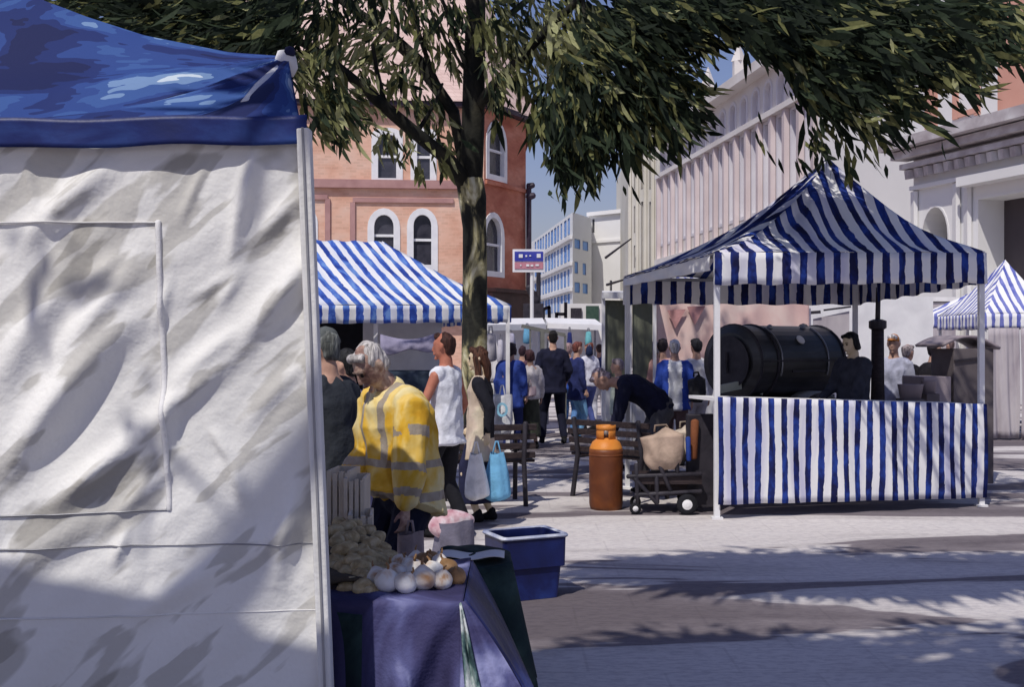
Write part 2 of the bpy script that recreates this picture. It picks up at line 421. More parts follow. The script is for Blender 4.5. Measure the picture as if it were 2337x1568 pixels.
mb.build('side_wall',brick,rb,world=True)
mb=MB()   # steep tiled roof
ap=Vector((-6.5,41,ZE+6.0)); ap2=Vector((-1.0,40.5,ZE+5.4))
A3=Vector((A[0]-.3,A[1]-.4,ZE)); B3=Vector((B[0]+.05,B[1]-.42,ZE)); C3=Vector((C[0]+.4,C[1]-.1,ZE-.02)); D3=Vector((Bk[0]+.4,Bk[1],ZE)); E3=Vector((A[0]-.3,A[1]+13,ZE))
apx=Vector((-12,41,ZE+6))
mb.quad([A3,B3,ap2,apx]); mb.quad([B3,C3,ap2]); mb.quad([C3,D3,ap2]); mb.quad([D3,E3,apx,ap2]); mb.quad([E3,A3,apx])
mb.build('roof',rooftile,rb,world=True)
mb=MB()
def course(mb,Wf,u0,u1,z,h,o=.10,mi=0):
    mb.bar(Wf(u0,z,o/2+.002),Wf(u1,z,o/2+.002),o,h,mi=mi)
def zz(W_,A_,B_,px,py): return wallhit(A_,B_,px,py)
_,zc=wallhit(A,B,900,421); course(mb,W1,0,L1,zc,.26,.16)
mb.build('string_course',mauve,rb,world=True)
mb=MB()
for (x0,x1,yy) in ((805,1035,456),(560,748,448)):
    u0,z=wallhit(A,B,x0,yy); u1,_=wallhit(A,B,x1,yy); course(mb,W1,u0,u1,z,.15,.07)
for (x,ya,yb) in ((805,456,600),(748,448,600),(700,310,412)):
    u,z0=wallhit(A,B,x,yb); _,z1=wallhit(A,B,x,ya); mb.bar(W1(u,z0,.035),W1(u,z1-.08,.035),.16,.07,up=(0,1,0))
mb.build('panel_moulding',mauve,rb,world=True)
mb=MB()
_,zc=wallhit(B,C,1150,425); course(mb,W2,0.05,L2,zc,.12,.08)
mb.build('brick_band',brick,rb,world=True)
dk=wash('dark purple iron',[(.025,.018,.03),(.05,.035,.055)],5,rough=.5)
mb=MB()
course(mb,W2,-.2,L2+.25,ZE-.05,.16,.34); course(mb,W1,0,L1-.02,ZE-.06,.16,.34)
mb.build('gutter',dk,rb,world=True)
mb=MB(); cp=Vector((C[0]+.10,C[1]-.12,0))
_,zt=wallhit(B,C,1200,430); _,zb=wallhit(B,C,1200,700)
mb.tube([cp+V(0,0,1.0),cp+V(0,0,zt)],[.09,.09],8)
mb.tube([cp+V(-.02,0,zt-.3),cp+V(.18,-.02,zt-.25)],[.14,.10],8); mb.tube([cp+V(-.02,0,zt+.05),cp+V(.16,-.02,zt+.10)],[.12,.09],8)
mb.build('downpipe',dk,rb,world=True)
# shopfront at the foot of the corner
mb=MB(); _,zf=wallhit(B,C,1150,668)
mb.bar(W2(0,zf-.5,.16),W2(L2,zf-.5,.16),.30,1.0); mb.bar(W2(-.02,zf+.04,.22),W2(L2+.05,zf+.04,.22),.46,.12)
mb.bar(W1(L1-6,zf-.4,.16),W1(L1-.1,zf-.4,.16),.3,1.0)
mb.build('shop_fascia',wash('dark brown shopfront',[(.03,.014,.014),(.06,.03,.028)],3,rough=.5),rb,world=True)
mb=MB()
for k in range(3): mb.bar(W2(.1+L2*k*.45,0,.06),W2(.1+L2*k*.45,zf-1,.06),.1)
mb.quad([W2(.05,.3,.03),W2(L2-.05,.3,.03),W2(L2-.05,zf-1,.03),W2(.05,zf-1,.03)],1)
mb.build('shop_window',[M['darkwood'],M['glass']],rb,world=True)

# --- far pale block with blue windows
pale=wash('pale cream render',[(.72,.73,.72),(.78,.79,.79)],.3,bump=0); bluew=wash('blue window bands',[(.10,.27,.66),(.22,.42,.78)],.8,bump=0,rough=.4)
whiteb=wash('white render',[(.68,.67,.66),(.78,.77,.76)],.2,bump=0)
fo=thing('office_block','cream office block with rows of blue window strips at the end of the street','building',(6,80,0))
A=XY(1212,104); B=XY(1307,80); C=XY(1350,84)
ZT=EYE+(CY-484)*80/F
def strips(A,B,rows,n,x0,x1,w=.55,seed=1):
    r=random.Random(seed); L=math.hypot(B[0]-A[0],B[1]-A[1]); out=[]
    for (yt,yb) in rows:     # y values at B
        zt=EYE+(CY-yt)*B[1]/F; zb=EYE+(CY-yb)*B[1]/F
        for k in range(n):
            u0=L*(x0+(x1-x0)*k/n); out.append((u0,u0+L*(x1-x0)/n*(w+r.uniform(-.15,.15)),zb,zt,0))
    return out
W3,L3=facade(fo,A,B,0,ZT,strips(A,B,((492,530),(552,592),(612,650),(668,706)),12,.12,.98),pale,bluew,bluew,fw=.0,bars=0,rev=.06,proud=.02)
W4,L4=facade(fo,B,C,0,ZT,strips(B,C,((555,575),(605,630),(650,672)),2,.1,.95,.5,2),pale,bluew,bluew,fw=.0,bars=0,rev=.06,proud=.02)
mb=MB()
mb.quad([(C[0],C[1],0),(C[0]+1,C[1]+22,0),(C[0]+1,C[1]+22,ZT),(C[0],C[1],ZT)])
mb.quad([(A[0],A[1],ZT),(B[0],B[1],ZT),(C[0],C[1],ZT),(C[0]+1,C[1]+22,ZT),(A[0],A[1]+4,ZT)])
mb.quad([(A[0],A[1],0),(A[0],A[1]+4,0),(A[0],A[1]+4,ZT),(A[0],A[1],ZT)])
mb.build('roof',pale,fo,world=True)
mb=MB()
for q in (541,601,660): 
    z=EYE+(CY-q)*80/F; mb.bar(W3(0,z,.12),W3(L3,z,.12),.2,.25)
mb.build('floor_ledge',whiteb,fo,world=True)
wb=thing('white_building','plain white rendered block to the right of the blue-windowed office','building',(8,86,0))
A=XY(1342,87); B=XY(1446,84)
zt=EYE+(CY-486)*85/F
facade(wb,A,B,0,zt,px_win(A,B,[(1352,1357,500,530,0),(1392,1397,640,676,0)]),whiteb,ltrim,M['glass'],fw=.0,bars=0)
mb=MB(); mb.quad([(A[0],A[1],0),(A[0],100,0),(A[0],100,zt),(A[0],A[1],zt)]); mb.quad([(A[0],A[1],zt),(B[0],B[1],zt),(B[0],100,zt),(A[0],100,zt)])
mb.build('side_wall',whiteb,wb,world=True)
mb=MB(); mb.bar((A[0],A[1]-.15,zt+.1),(B[0],B[1]-.15,zt+.1),.4,.3); 
z=EYE+(CY-548)*85/F; mb.bar((A[0],A[1]-.1,z),(B[0],B[1]-.1,z),.15,.2); mb.build('cornice',whiteb,wb,world=True)
# street lamp arms: two dark brackets on the white building
mb=MB()
for (x0,y0,x1,y1) in ((1382,588,1440,545),(1385,650,1438,634)): mb.tube([P(x0,y0,70),P(x1,y1,72)],[.09,.05],6)
tag(mb.build('wall_bracket',M['darkmetal']),'two thin dark brackets slanting out from the stone facade over the street','bracket')

# --- big stone building on the right of the street, pilasters
stone=wash('pink grey stone',[(.60,.55,.52),(.68,.64,.61),(.74,.71,.69)],.35,(1,1,1.5),bump=.05,bscale=4)
stoneL=wash('pale lilac stone',[(.60,.58,.62),(.70,.68,.70)],.5,bump=0)
pilst=wash('dusty pink stone',[(.58,.49,.48),(.70,.61,.60)],.5,bump=0)
sb=thing('stone_building','long pinkish stone building with tall ribbed windows along the right of the street','building',(11,50,0))
A=XY(1506,66); B=XY(1868,43)
ZT=EYE+(CY-322)*66/F; L=math.hypot(B[0]-A[0],B[1]-A[1])
DD=Vector((B[0]-A[0],B[1]-A[1],0)).normalized(); NN=Vector((DD.y,-DD.x,0))
mb=MB(); 
def WS(u,z,o=0): return Vector((A[0],A[1],z))+DD*u+NN*o
nb=15; bay=L/nb
wins=[]
for k in range(nb):
    wins.append((k*bay+bay*.22,k*bay+bay*.80,EYE+(CY-560)*66/F,ZT-2.4,0)); wins.append((k*bay+bay*.22,k*bay+bay*.80,1.2,EYE+(CY-660)*66/F,0))
    wins.append((k*bay+bay*.22,k*bay+bay*.80,ZT-2.0,ZT-.6,1))
W5,L5=facade(sb,A,B,0,ZT,wins,stone,stoneL,stoneL,fw=.12,bars=0,rev=.22)
mb=MB()
for k in range(nb+1): 
    mb.bar(W5(min(max(k*bay,.1),L5-.1),0,.12),W5(min(max(k*bay,.1),L5-.1),ZT-2.1,.12),.22,.42,up=(0,1,0))
mb.build('pilaster',pilst,sb,world=True)
mb=MB()
for z,h,o in ((ZT,.45,.7),(ZT-2.2,.25,.32),(EYE+(CY-600)*66/F,.35,.34),(4.4,.2,.3)): mb.bar(W5(0,z,o/2),W5(L5+.2,z,o/2),o,h)
mb.build('cornice',stone,sb,world=True)
# stepped gable and pinnacles along the parapet
mb=MB()
q0=W5(L5*.80,ZT+.2,.1); q1=W5(L5*.98,ZT+.2,.1); qm=(q0+q1)/2+V(0,0,2.6)
for off in (0,-.5): mb.quad([q0+NN*off,q1+NN*off,qm+NN*off] if off==0 else [q1+NN*off,q0+NN*off,qm+NN*off])
mb.quad([q0,qm,qm-NN*.5,q0-NN*.5]); mb.quad([qm,q1,q1-NN*.5,qm-NN*.5])
mb.build('gable',stone,sb,world=True)
for k in range(0,nb,3):
    mb=MB(); p=W5(k*bay+.2,ZT+.2,.05); mb.box(p+V(0,0,.5),(.5,.5,1.0)); mb.lathe([(.36,0),(.02,.9)],p+V(0,0,1.0),4); mb.build('pinnacle',stone,sb,world=True)
mb=MB(); E=Vector((B[0]+8,B[1]+3,0)); Fq=Vector((A[0]+8,A[1]+6,0))
for p,q in ((B,E),(E,Fq),(Fq,A)): mb.quad([(p[0],p[1],0),(q[0],q[1],0),(q[0],q[1],ZT),(p[0],p[1],ZT)])
mb.quad([(A[0],A[1],ZT),(B[0],B[1],ZT),(E[0],E[1],ZT+2),(Fq[0],Fq[1],ZT+2)])
mb.build('rear_wall',stone,sb,world=True)
# beige tower-like building beyond
bt=thing('beige_building','narrow beige stone building with tall pilasters between the white block and pink facade','building',(9.3,70,0))
beige=wash('beige stone',[(.58,.55,.47),(.68,.65,.58)],.4,bump=0)
A2=XY(1438,74); B2=XY(1507,70)
zt=EYE+(CY-335)*74/F
wn=px_win(A2,B2,[(1447,1453,370,430,0),(1447,1453,470,530,0),(1447,1453,560,610,0),(1463,1470,350,430,0),(1463,1470,460,620,0),(1482,1489,350,430,0),(1482,1489,460,620,0)])
W6,L6=facade(bt,A2,B2,0,zt,wn,beige,whiteb,wash('taupe glass',[(.30,.26,.24),(.38,.33,.31)],1,bump=0),fw=.0,bars=0,rev=.2,proud=.02)
mb=MB()
for f in (.0,.28,.55,.8,1): mb.bar(W6(min(max(L6*f,.12),L6-.12),0,.1),W6(min(max(L6*f,.12),L6-.12),zt-.3,.1),.2,.24,up=(0,1,0))
mb.bar(W6(0,zt,.2),W6(L6,zt,.2),.4,.4); mb.bar(W6(0,EYE+(CY-655)*72/F,.15),W6(L6,EYE+(CY-655)*72/F,.15),.3,.3)
mb.build('pilaster',beige,bt,world=True)
mb=MB(); mb.quad([(A2[0],A2[1],0),(A2[0]+.6,90,0),(A2[0]+.6,90,zt),(A2[0],A2[1],zt)]); mb.quad([(A2[0],A2[1],zt),(B2[0],B2[1],zt),(B2[0]+1,90,zt),(A2[0]+.6,90,zt)])
mb.lathe([(.7,0),(.7,.9),(.8,1.0),(.05,2.6)],(A2[0]+1.0,A2[1]+.8,zt),8)
mb.build('side_wall',beige,bt,world=True)

# --- white gable end behind the right hand stall
gw=thing('gable_building','blank white building end standing behind the peak of the striped stall','building',(12.5,39,0))
A=XY(1868,42.5); B=XY(2125,37); zt=17.5
facade(gw,A,B,0,zt,px_win(A,B,[(1900,1915,470,500,0),(2105,2150,575,700,0)]),whiteb,ltrim,M['glass'],fw=.03,bars=0)
mb=MB(); mb.quad([(B[0],B[1],0),(B[0]+9,B[1]+9,0),(B[0]+9,B[1]+9,zt),(B[0],B[1],zt)]); mb.quad([(A[0],A[1],zt),(B[0],B[1],zt),(B[0]+9,B[1]+9,zt),(A[0]+9,A[1]+12,zt)])
mb.build('side_wall',whiteb,gw,world=True)
# --- right-hand building: cornice, salmon upper windows, arch, dark shop opening
rbuild=thing('corner_building','white stone building with heavy cornice salmon upper panels and dark archway at right edge','building',(12.5,31,0))
A=XY(2085,33); B=XY(2520,26.5)
ZT=17.0
salm=wash('salmon render',[(.56,.28,.21),(.64,.36,.28)],.5,bump=0)
darkin=wash('dark interior',[(.055,.045,.05),(.085,.07,.075)],.6,bump=0,rough=.7)
wl=px_win(A,B,[(2104,2165,470,590,1.6),(2232,2560,425,640,0)])
W7,L7=facade(rbuild,A,B,0,ZT,wl,whiteb,whiteb,darkin,fw=.05,bars=0,rev=.9,proud=.02)
mb=MB()
def rectp(mb,x0,x1,yt,yb,o=.05):
    u0,_=wallhit(A,B,x0,yb); u1,_=wallhit(A,B,x1,yb); _,zt=wallhit(A,B,(x0+x1)/2,yt); _,zb=wallhit(A,B,(x0+x1)/2,yb)
    p=[W7(u0,zb,o),W7(u1,zb,o),W7(u1,zt,o),W7(u0,zt,o)]; q=[W7(u0,zb,0),W7(u1,zb,0),W7(u1,zt,0),W7(u0,zt,0)]
    mb.quad(p)
    for k in range(4): mb.quad([q[k],q[(k+1)%4],p[(k+1)%4],p[k]])
rectp(mb,2113,2140,-200,292); rectp(mb,2176,2188,-200,272); rectp(mb,2226,2238,-200,262); rectp(mb,2189,2237,250,262,.06); rectp(mb,2280,2420,-200,245)
mb.build('upper_panel',salm,rbuild,world=True)
mb=MB()
_,z1=wallhit(A,B,2085,335); _,z2=wallhit(A,B,2100,360); _,z3=wallhit(A,B,2100,400)
grey=wash('grey stone',[(.33,.29,.30),(.45,.41,.42),(.62,.60,.60)],1.2,bump=.05,bscale=5)
mb.bar(W7(-.5,z1,.45),W7(L7,z1,.45),.9,.30); mb.bar(W7(-.3,z1-.30,.30),W7(L7,z1-.30,.30),.6,.22)
mb.bar(W7(-.15,z1-.62,.2),W7(L7,z1-.62,.2),.4,.16)
for k in range(int(L7/.42)): mb.bar(W7(.1+k*.42,z1-.72,.24),W7(.1+k*.42,z1-.98,.20),.2,.3,up=(0,1,0))
mb.build('cornice',grey,rbuild,world=True)
mb=MB()
_,z4=wallhit(A,B,2100,428); mb.bar(W7(0,z4,.08),W7(L7,z4,.08),.16,.12)
u,_=wallhit(A,B,2240,430); mb.bar(W7(u-.45,z4-.15,.24),W7(L7,z4-.15,.24),.48,.26)
for xx in (2090,2186,2212): 
    u,_=wallhit(A,B,xx,600); mb.bar(W7(u,0,.06),W7(u,z4-.1,.06),.12,.26,up=(0,1,0))
mb.build('pier_moulding',whiteb,rbuild,world=True)
mb=MB(); mb.quad([(A[0],A[1],0),(A[0]+6,A[1]+4,0),(A[0]+6,A[1]+4,ZT),(A[0],A[1],ZT)]); mb.quad([(A[0],A[1],ZT),(B[0],B[1],ZT),(B[0]+6,B[1]+4,ZT),(A[0]+6,A[1]+4,ZT)])
mb.quad([(B[0],B[1],0),(B[0]+6,B[1]+4,0),(B[0]+6,B[1]+4,ZT),(B[0],B[1],ZT)])
mb.build('side_wall',whiteb,rbuild,world=True)

# --- hanging street sign on its post
sg=thing('street_sign','blue over pink hanging sign in a white frame on a tall post','sign',(G(1212,27).x,27,0))
mb=MB(); mb.tube([G(1214,27),P(1214,616,27)],[.05,.045],8); mb.build('post',whiteb,sg,world=True)
mb=MB(); c=P(1206,595,26.95); w_=72*27/F; h_=52*27/F; mb.box(c,(w_,.08,h_)); mb.build('board',M['white'],sg,world=True)
mb=MB(); c=P(1207,585,26.90); mb.box(c,(w_*.90,.02,22*27/F)); mb.build('blue_panel',wash('sign blue',[(.03,.04,.28),(.06,.07,.38)],6,bump=0),sg,world=True)
mb=MB(); c=P(1207,606,26.90); mb.box(c,(w_*.90,.02,15*27/F)); mb.build('pink_panel',wash('sign pink',[(.42,.16,.21),(.52,.24,.28)],6,bump=0),sg,world=True)
for (x0,x1,y0,y1) in ((1184,1193,580,588),(1225,1234,579,588),(1199,1203,582,586),(1208,1212,582,585),(1187,1190,604,607),(1201,1208,603,608),(1211,1217,604,608),(1222,1230,603,607)):
    mb=MB(); a=P(x0,y1,26.88); b_=P(x1,y0,26.88); mb.box((a+b_)/2,(b_.x-a.x,.015,b_.z-a.z)); mb.build('letter',M['white'],sg,world=True)
# dark traffic signal column beside it
ts=thing('signal_column','black traffic signal column with bent bracket at the brick corner','signal',(G(1212,30).x,30,0))
mb=MB(); mb.tube([G(1229,30),P(1229,620,30)],[.06,.06],8); mb.build('pole',M['darkmetal'],ts,world=True)
mb=MB(); mb.box(P(1217,716,30),(.55,.4,.55)); mb.tube([P(1213,715,30),P(1222,685,30),P(1206,655,30)],[.1,.12,.1],7); mb.build('signal_head',M['darkmetal'],ts,world=True)
# bus shelter / railing pieces down the street
for (nm,lab,cat,segs,d) in (
  ('street_railing','dark metal railing frame above the far white awning','railing',((1222,712,1256,700),(1240,706,1240,735),(1253,700,1254,735)),40),
  ('street_bench_frame','low dark H-shaped barrier in front of the cream office','barrier',((1270,717,1290,717),(1270,713,1270,735),(1291,690,1291,735)),42)):
    mb=MB()
    for (x0,y0,x1,y1) in segs: mb.bar(P(x0,y0,d),P(x1,y1,d),.12,.12)
    for (x0,y0,x1,y1) in segs:
        if abs(x1-x0)<4: mb.bar(P(x1,y1,d),G(x1,d),.10,.10)
    tag(mb.build(nm,M['darkmetal']),lab,cat)
ks=thing('kiosk','dark green doorway kiosk at the far end of the street','kiosk',(G(1340,60).x,60,0))
mb=MB(); mb.box((G(1330,60).x,61,1.9),(2.4,2,3.8)); mb.build('wall',whiteb,ks,world=True)
mb=MB(); mb.box(P(1352,718,59.9),(.7,.1,.95)); mb.build('green_shutter',wash('bottle green',[(.03,.07,.05),(.06,.10,.08)],4),ks,world=True)
mb=MB(); mb.box(P(1315,722,59.9),(.6,.1,.9)); mb.build('doorway',M['darkmetal'],ks,world=True)
# ------------------------------------------------------------------ striped market canopies
def lerp(a,b,t): return a+(b-a)*t
def striped_stall(name,label,corners,ez,apex,apex2,val,per_m,mat,group=None,shear=0,post_r=.022,posts=True,skip_val=(),sag=.06,scal=0,valmat=None,beam=True):
    """corners FL,FR,BR,BL (x,y); ez eave heights; apex/apex2 ridge ends"""
    fl=corners[0]; t=thing(name,label,'market stall',(fl[0],fl[1],0),group=group)
    C=[Vector((c[0],c[1],e)) for c,e in zip(corners,ez)]; ap=Vector(apex); ap2=Vector(apex2)
    mb=MB()
    tops=[(ap,ap2),(ap2,ap2),(ap2,ap),(ap,ap)]
    for k in range(4):
        a,b=C[k],C[(k+1)%4]; ta,tb=tops[k]
        e=(b-a); Lm=Vector((e.x,e.y,0)).length; en=Vector((e.x,e.y,0)).normalized(); per=Lm*per_m
        def fn(u,v,a=a,b=b,ta=ta,tb=tb):
            p=lerp(lerp(a,b,u),lerp(ta,tb,u),v); p=p.copy(); p.z-=sag*math.sin(PI*v)*(1+.4*math.sin(u*17+k)*.5)+.012*math.sin(u*23+v*9); return p
        def uf(u,v,a=a,en=en,fn=fn):
            p=fn(u,v); return (((p-a).dot(en))*per_m+shear*v, v*1.5)
        mb.grid(24,10,fn,0,uf)
    mb.build('canopy',mat,t,world=True,smooth=True,thick=.006)
    mb=MB()
    for k in range(4):
        if k in skip_val: continue
        a,b=C[k],C[(k+1)%4]; e=(b-a); Lm=e.length; n=Vector((e.y,-e.x,0)).normalized()
        def fn(u,v,a=a,b=b,n=n,Lm=Lm):
            p=lerp(a,b,u)-V(0,0,val*v*(1+.03*math.sin(u*40)))+n*(.012+.018*v*math.sin(u*Lm*per_m*2*PI*.5)); return p
        mb.grid(40,4,fn,0,lambda u,v,Lm=Lm:(u*Lm*per_m,v*.4+2))
    mb.build('valance',valmat or mat,t,world=True,smooth=True,thick=.005)
    if posts:
        for k in range(4):
            m=MB(); p=C[k]; n=(ap-p); n.z=0; n.normalize(); q=Vector((p.x,p.y,0))+n*.04
            m.bar(q,q+V(0,0,p.z-.01),post_r*2,post_r*2); m.box(q+V(0,0,.01),(.10,.10,.02)); m.build('post',M['white'],t,world=True)
    if beam:
        m=MB()
        for k in range(4):
            a,b=C[k],C[(k+1)%4]; n=(ap-a); m.bar(a+V(0,0,-.05)+(ap-a).normalized()*.05,b+V(0,0,-.05)+(ap-b).normalized()*.05,.03,.03)
        m.build('roof_frame',M['steel'],t,world=True)
    return t
def skirt(t,a,b,ztop,zbot,per_m,mat,name='counter_skirt',amp=.02,n=60,folds=5,wob=0):
    """hanging cloth between two ground points; ztop/zbot are (za,zb)"""
    a=Vector((a[0],a[1],0)); b=Vector((b[0],b[1],0)); e=b-a; L=e.length; nn=Vector((e.y,-e.x,0)).normalized()
    mb=MB()
    def fn(u,v):
        z=lerp(lerp(zbot[0],zbot[1],u),lerp(ztop[0],ztop[1],u),v)
        return a+e*u+nn*(amp*(1-v*.7)*math.sin(u*folds*2*PI+1.3*math.sin(v*3))+.3*amp*math.sin(u*31+v*4))+V(0,0,z)
    mb.grid(n,14,fn,0,lambda u,v:(u*L*per_m+wob*math.sin(v*4+u*9),v*1.3))
    return mb.build(name,mat,t,world=True,smooth=True,thick=.006)

# right hand stall
FL=Vector((1.86,10.1)); FR=Vector((4.70,10.9)); dd=(FR-FL).normalized(); pp=Vector((-dd.y,dd.x))
BL=FL+pp*2.25; BR=FR+pp*2.25
apx=P(1890,362,11.5)
st=striped_stall('striped_stall','large blue and white striped canopy stall with striped counter skirt on the right',[FL,FR,BR,BL],[2.46,2.52,2.38,2.36],apx,apx,.30,5.6,M['stripe'],skip_val=(3,),post_r=.026,group=None,valmat=M['stripe'],sag=.18)
skirt(st,FL+Vector((.03,-.03)),FR+Vector((0,-.03)),(1.13,1.02),(.14,.09),7.6,M['stripe'],amp=.018)
mb=MB(); q=[FL,FR,FR+pp*.55,FL+pp*.55]; z=[1.12,1.01,1.01,1.12]
vt=[Vector((a.x,a.y,b_)) for a,b_ in zip(q,z)]; vb=[v-V(0,0,.03) for v in vt]
mb.add(vt+vb,[(0,1,2,3),(7,6,5,4)]+[(k,k+4,(k+1)%4+4,(k+1)%4) for k in range(4)]); mb.build('counter_top',M['white'],st,world=True)
skirt(st,BL+Vector((0,-.02)),BL*.0+FL+Vector((-.02,.1)),(2.34,2.44),(2.26,2.30),4,M['white'],name='side_trim',amp=.01)

# far stalls on the right
def far_stall(name,label,x0,x1,dl,dr,depth,yeave,yval,ypeak,xpeak,xpeak2=None,per=6,mat=None,group=None,**k):
    a=Vector(XY(x0,dl)); b=Vector(XY(x1,dr)); e=(b-a).normalized(); p=Vector((-e.y,e.x))
    dm=(dl+dr)/2+depth/2; xpeak2=xpeak2 or xpeak
    za=EYE+(CY-yeave)*dl/F; zb=EYE+(CY-yeave)*dr/F
    return striped_stall(name,label,[a,b,b+p*depth,a+p*depth],[za,zb,za,za],P(xpeak,ypeak,dm),P(xpeak2,ypeak,dm),(yval-yeave)*dl/F,per,mat,group=group,**k)
s1=far_stall('striped_stall','small pale blue striped canopy at right edge above mauve hanging sheets',2246,2420,18.5,18.5,2.0,716,750,594,2294,None,7,M['stripe_pale'])
mv=wash('mauve grey sheet',[(.30,.26,.29),(.42,.38,.40),(.5,.46,.47)],1.5,(2,2,.6))
for (x0,x1,n) in ((2256,2326,1),(2330,2420,2)):
    a=XY(x0,18.4); b=XY(x1,18.4); skirt(s1,a,b,(1.88,1.88),(.03,.03),1,mv,name='side_sheet',amp=.04,folds=2,n=30)
s2=far_stall('striped_stall','low pale striped canopy between the large stall post and the mauve sheets',2086,2246,21,20,2.2,716,748,655,2238,2260,7,M['stripe_pale'],posts=True)
mb=MB()
for k in range(3): mb.box(G(2110+50*k,21.5)+V(0,0,.45),(.5,.6,.9))
mb.build('counter',mv,s2,world=True)
# stall with olive side panels and pink back sheet
ol=wash('olive canvas',[(.15,.16,.115),(.20,.21,.155)],3,rough=.9); pk=wash('pink stall sheet',[(.58,.38,.36),(.68,.48,.44),(.74,.62,.56)],1.1,(1,1,1))
gs=thing('olive_stall','stall hung with two plain olive green sheets split by a white post','market stall',(*XY(1380,15.2),0))
for (x0,x1) in ((1381,1432),(1443,1489)):
    skirt(gs,XY(x0,15.2),XY(x1,15.3),(2.22,2.22),(1.02,1.02),1,ol,name='olive_sheet',amp=.008,folds=1.5,n=20)
mb=MB()
for x in (1377,1437.5,1494): mb.bar(G(x,15.15),P(x,672,15.15),.045)
mb.build('post',M['white'],gs,world=True)
mb=MB(); mb.bar(P(1374,674,15.1),P(1498,674,15.1),.06,.09); mb.quad([P(1374,674,15.1),P(1498,674,15.1),P(1498,664,17.2),P(1374,664,17.2)]); mb.build('roof_rail',M['white'],gs,world=True)
skirt(gs,XY(1381,15.1),XY(1489,15.2),(1.02,1.02),(.05,.05),1,M['canvas'],name='lower_sheet',amp=.02,folds=3,n=24)
ps=thing('pink_stall','stall with faded pink back sheet and darker pink pennants behind the striped stall','market stall',(*XY(1500,17),0))
skirt(ps,XY(1498,17),XY(1640,17),(2.36,2.36),(1.0,1.0),1,pk,name='back_sheet',amp=.03,folds=2,n=30)
skirt(ps,XY(1642,16.9),XY(1846,16.9),(2.36,2.36),(1.15,1.15),1,pk,name='back_sheet',amp=.03,folds=3,n=40)
pk2=cloth((.5,.26,.25),5)
for x,yt in ((1545,708),(1590,700)):
    mb=MB(); mb.quad([P(x-22,yt,16.93),P(x-4,yt+42,16.93),P(x+20,yt-2,16.93)]); mb.build('pennant',pk2,ps,world=True,thick=.006)
mb=MB()
for x in (1498,1641,1846): mb.bar(G(x,17.05),P(x,672,17.05),.05)
mb.bar(P(1496,674,17.05),P(1848,674,17.05),.05)
mb.build('post',M['white'],ps,world=True)
skirt(ps,XY(1498,16.7),XY(1640,16.7),(.98,.98),(.03,.03),1,M['canvas'],name='lower_sheet',amp=.02,folds=3,n=24)
# white van-like stall back right of the roaster
wv=thing('white_stall','white walled stall with a dark hatch behind the grey vendor','market stall',(*XY(1900,18),0))
mb=MB(); c=G(1985,18.2); mb.box(c+V(0,.6,1.22),(2.1,1.2,2.36)); mb.build('wall',M['white'],wv,world=True)
mb=MB(); a=P(1858,800,17.55); mb.quad([P(1856,728,17.55),P(1938,710,17.55),P(1938,800,17.55),P(1856,800,17.55)]); mb.build('hatch',mv,wv,world=True,thick=.02)
mb=MB(); mb.bar(P(1880,708,17.5),P(1942,700,17.5),.03,.03); mb.bar(P(1846,714,17.5),P(1872,712,17.5),.05,.05); mb.build('hatch_rail',M['darkmetal'],wv,world=True)
dg=thing('grey_stall','grey panel stall front behind the pale striped canopy','market stall',(*XY(2130,30),0))
mb=MB(); mb.box(G(2136,30.5)+V(0,0,1.3),(.7,1,2.9)); mb.build('panel',mv,dg,world=True)
mb=MB(); mb.box(G(2136,30.5)+V(0,0,2.83),(.9,1.1,.12)); mb.build('roof',M['white'],dg,world=True)
# small far canopy seen under the left side of the stall
ft=far_stall('striped_stall','small far lilac striped canopy seen under the left eave of the big striped stall',1452,1622,22,22,1.6,636,654,612,1520,1530,7,M['stripe_pale'],posts=True)

# left striped stall behind the tree
LA=XY(700,14.6); 
a=Vector(XY(690,14.9)); b=Vector(XY(1165,16.4)); e=(b-a).normalized(); p=Vector((-e.y,e.x))
ls=striped_stall('striped_stall','bright striped canopy stall left of the tree with a dark interior',[a,b,b+p*2.6,a+p*2.6],[EYE+(CY-697)*14.9/F,EYE+(CY-697)*16.4/F,2.15,2.15],P(700,548,16.6),P(872,552,17.4),.25,5.0,M['stripe_light'],shear=1.3,post_r=.03,sag=.05)
mb=MB(); q=a+p*2.5; r=b+p*2.5
mb.quad([(q.x,q.y,0),(lerp(q,r,.56).x,lerp(q,r,.56).y,0),(lerp(q,r,.56).x,lerp(q,r,.56).y,2.1),(q.x,q.y,2.1)]); mb.build('back_sheet',M['black'],ls,world=True,thick=.01)  # black sheet stands in for the dark interior under the canopy
mb=MB(); q2=lerp(q,r,.56)
mb.quad([(q2.x,q2.y,0),(r.x,r.y,0),(r.x,r.y,2.1),(q2.x,q2.y,2.1)]); mb.build('back_sheet',M['white'],ls,world=True,thick=.01)
mb=MB(); mb.bar(G(858,15.6),P(858,700,15.6),.06); mb.build('post',M['white'],ls,world=True)
# clothes rails inside it
dgreen=wash('dark teal cloth',[(.015,.022,.04),(.03,.045,.07),(.06,.08,.12)],6); lil=cloth((.26,.24,.34),4)
cr=thing('cloth_display','heap of dark teal cloth under a lilac sheet inside the left striped stall','display',(*XY(930,15.3),0))
mb=MB(); mb.box(G(945,15.4)+V(0,0,.62),(.95,.6,1.24),taper=1.08); mb.build('dark_cloth',dgreen,cr,world=True,bevel=.05)
mb=MB(); mb.grid(12,6,lambda u,v:P(868+128*u,764+14*math.sin(u*3)-4*u,15.0+.9*v)+V(0,0,-.0) if v>.1 else P(868+128*u,806-8*u+5*math.sin(u*9),15.0)); mb.build('lilac_sheet',lil,cr,world=True,smooth=True,thick=.02)
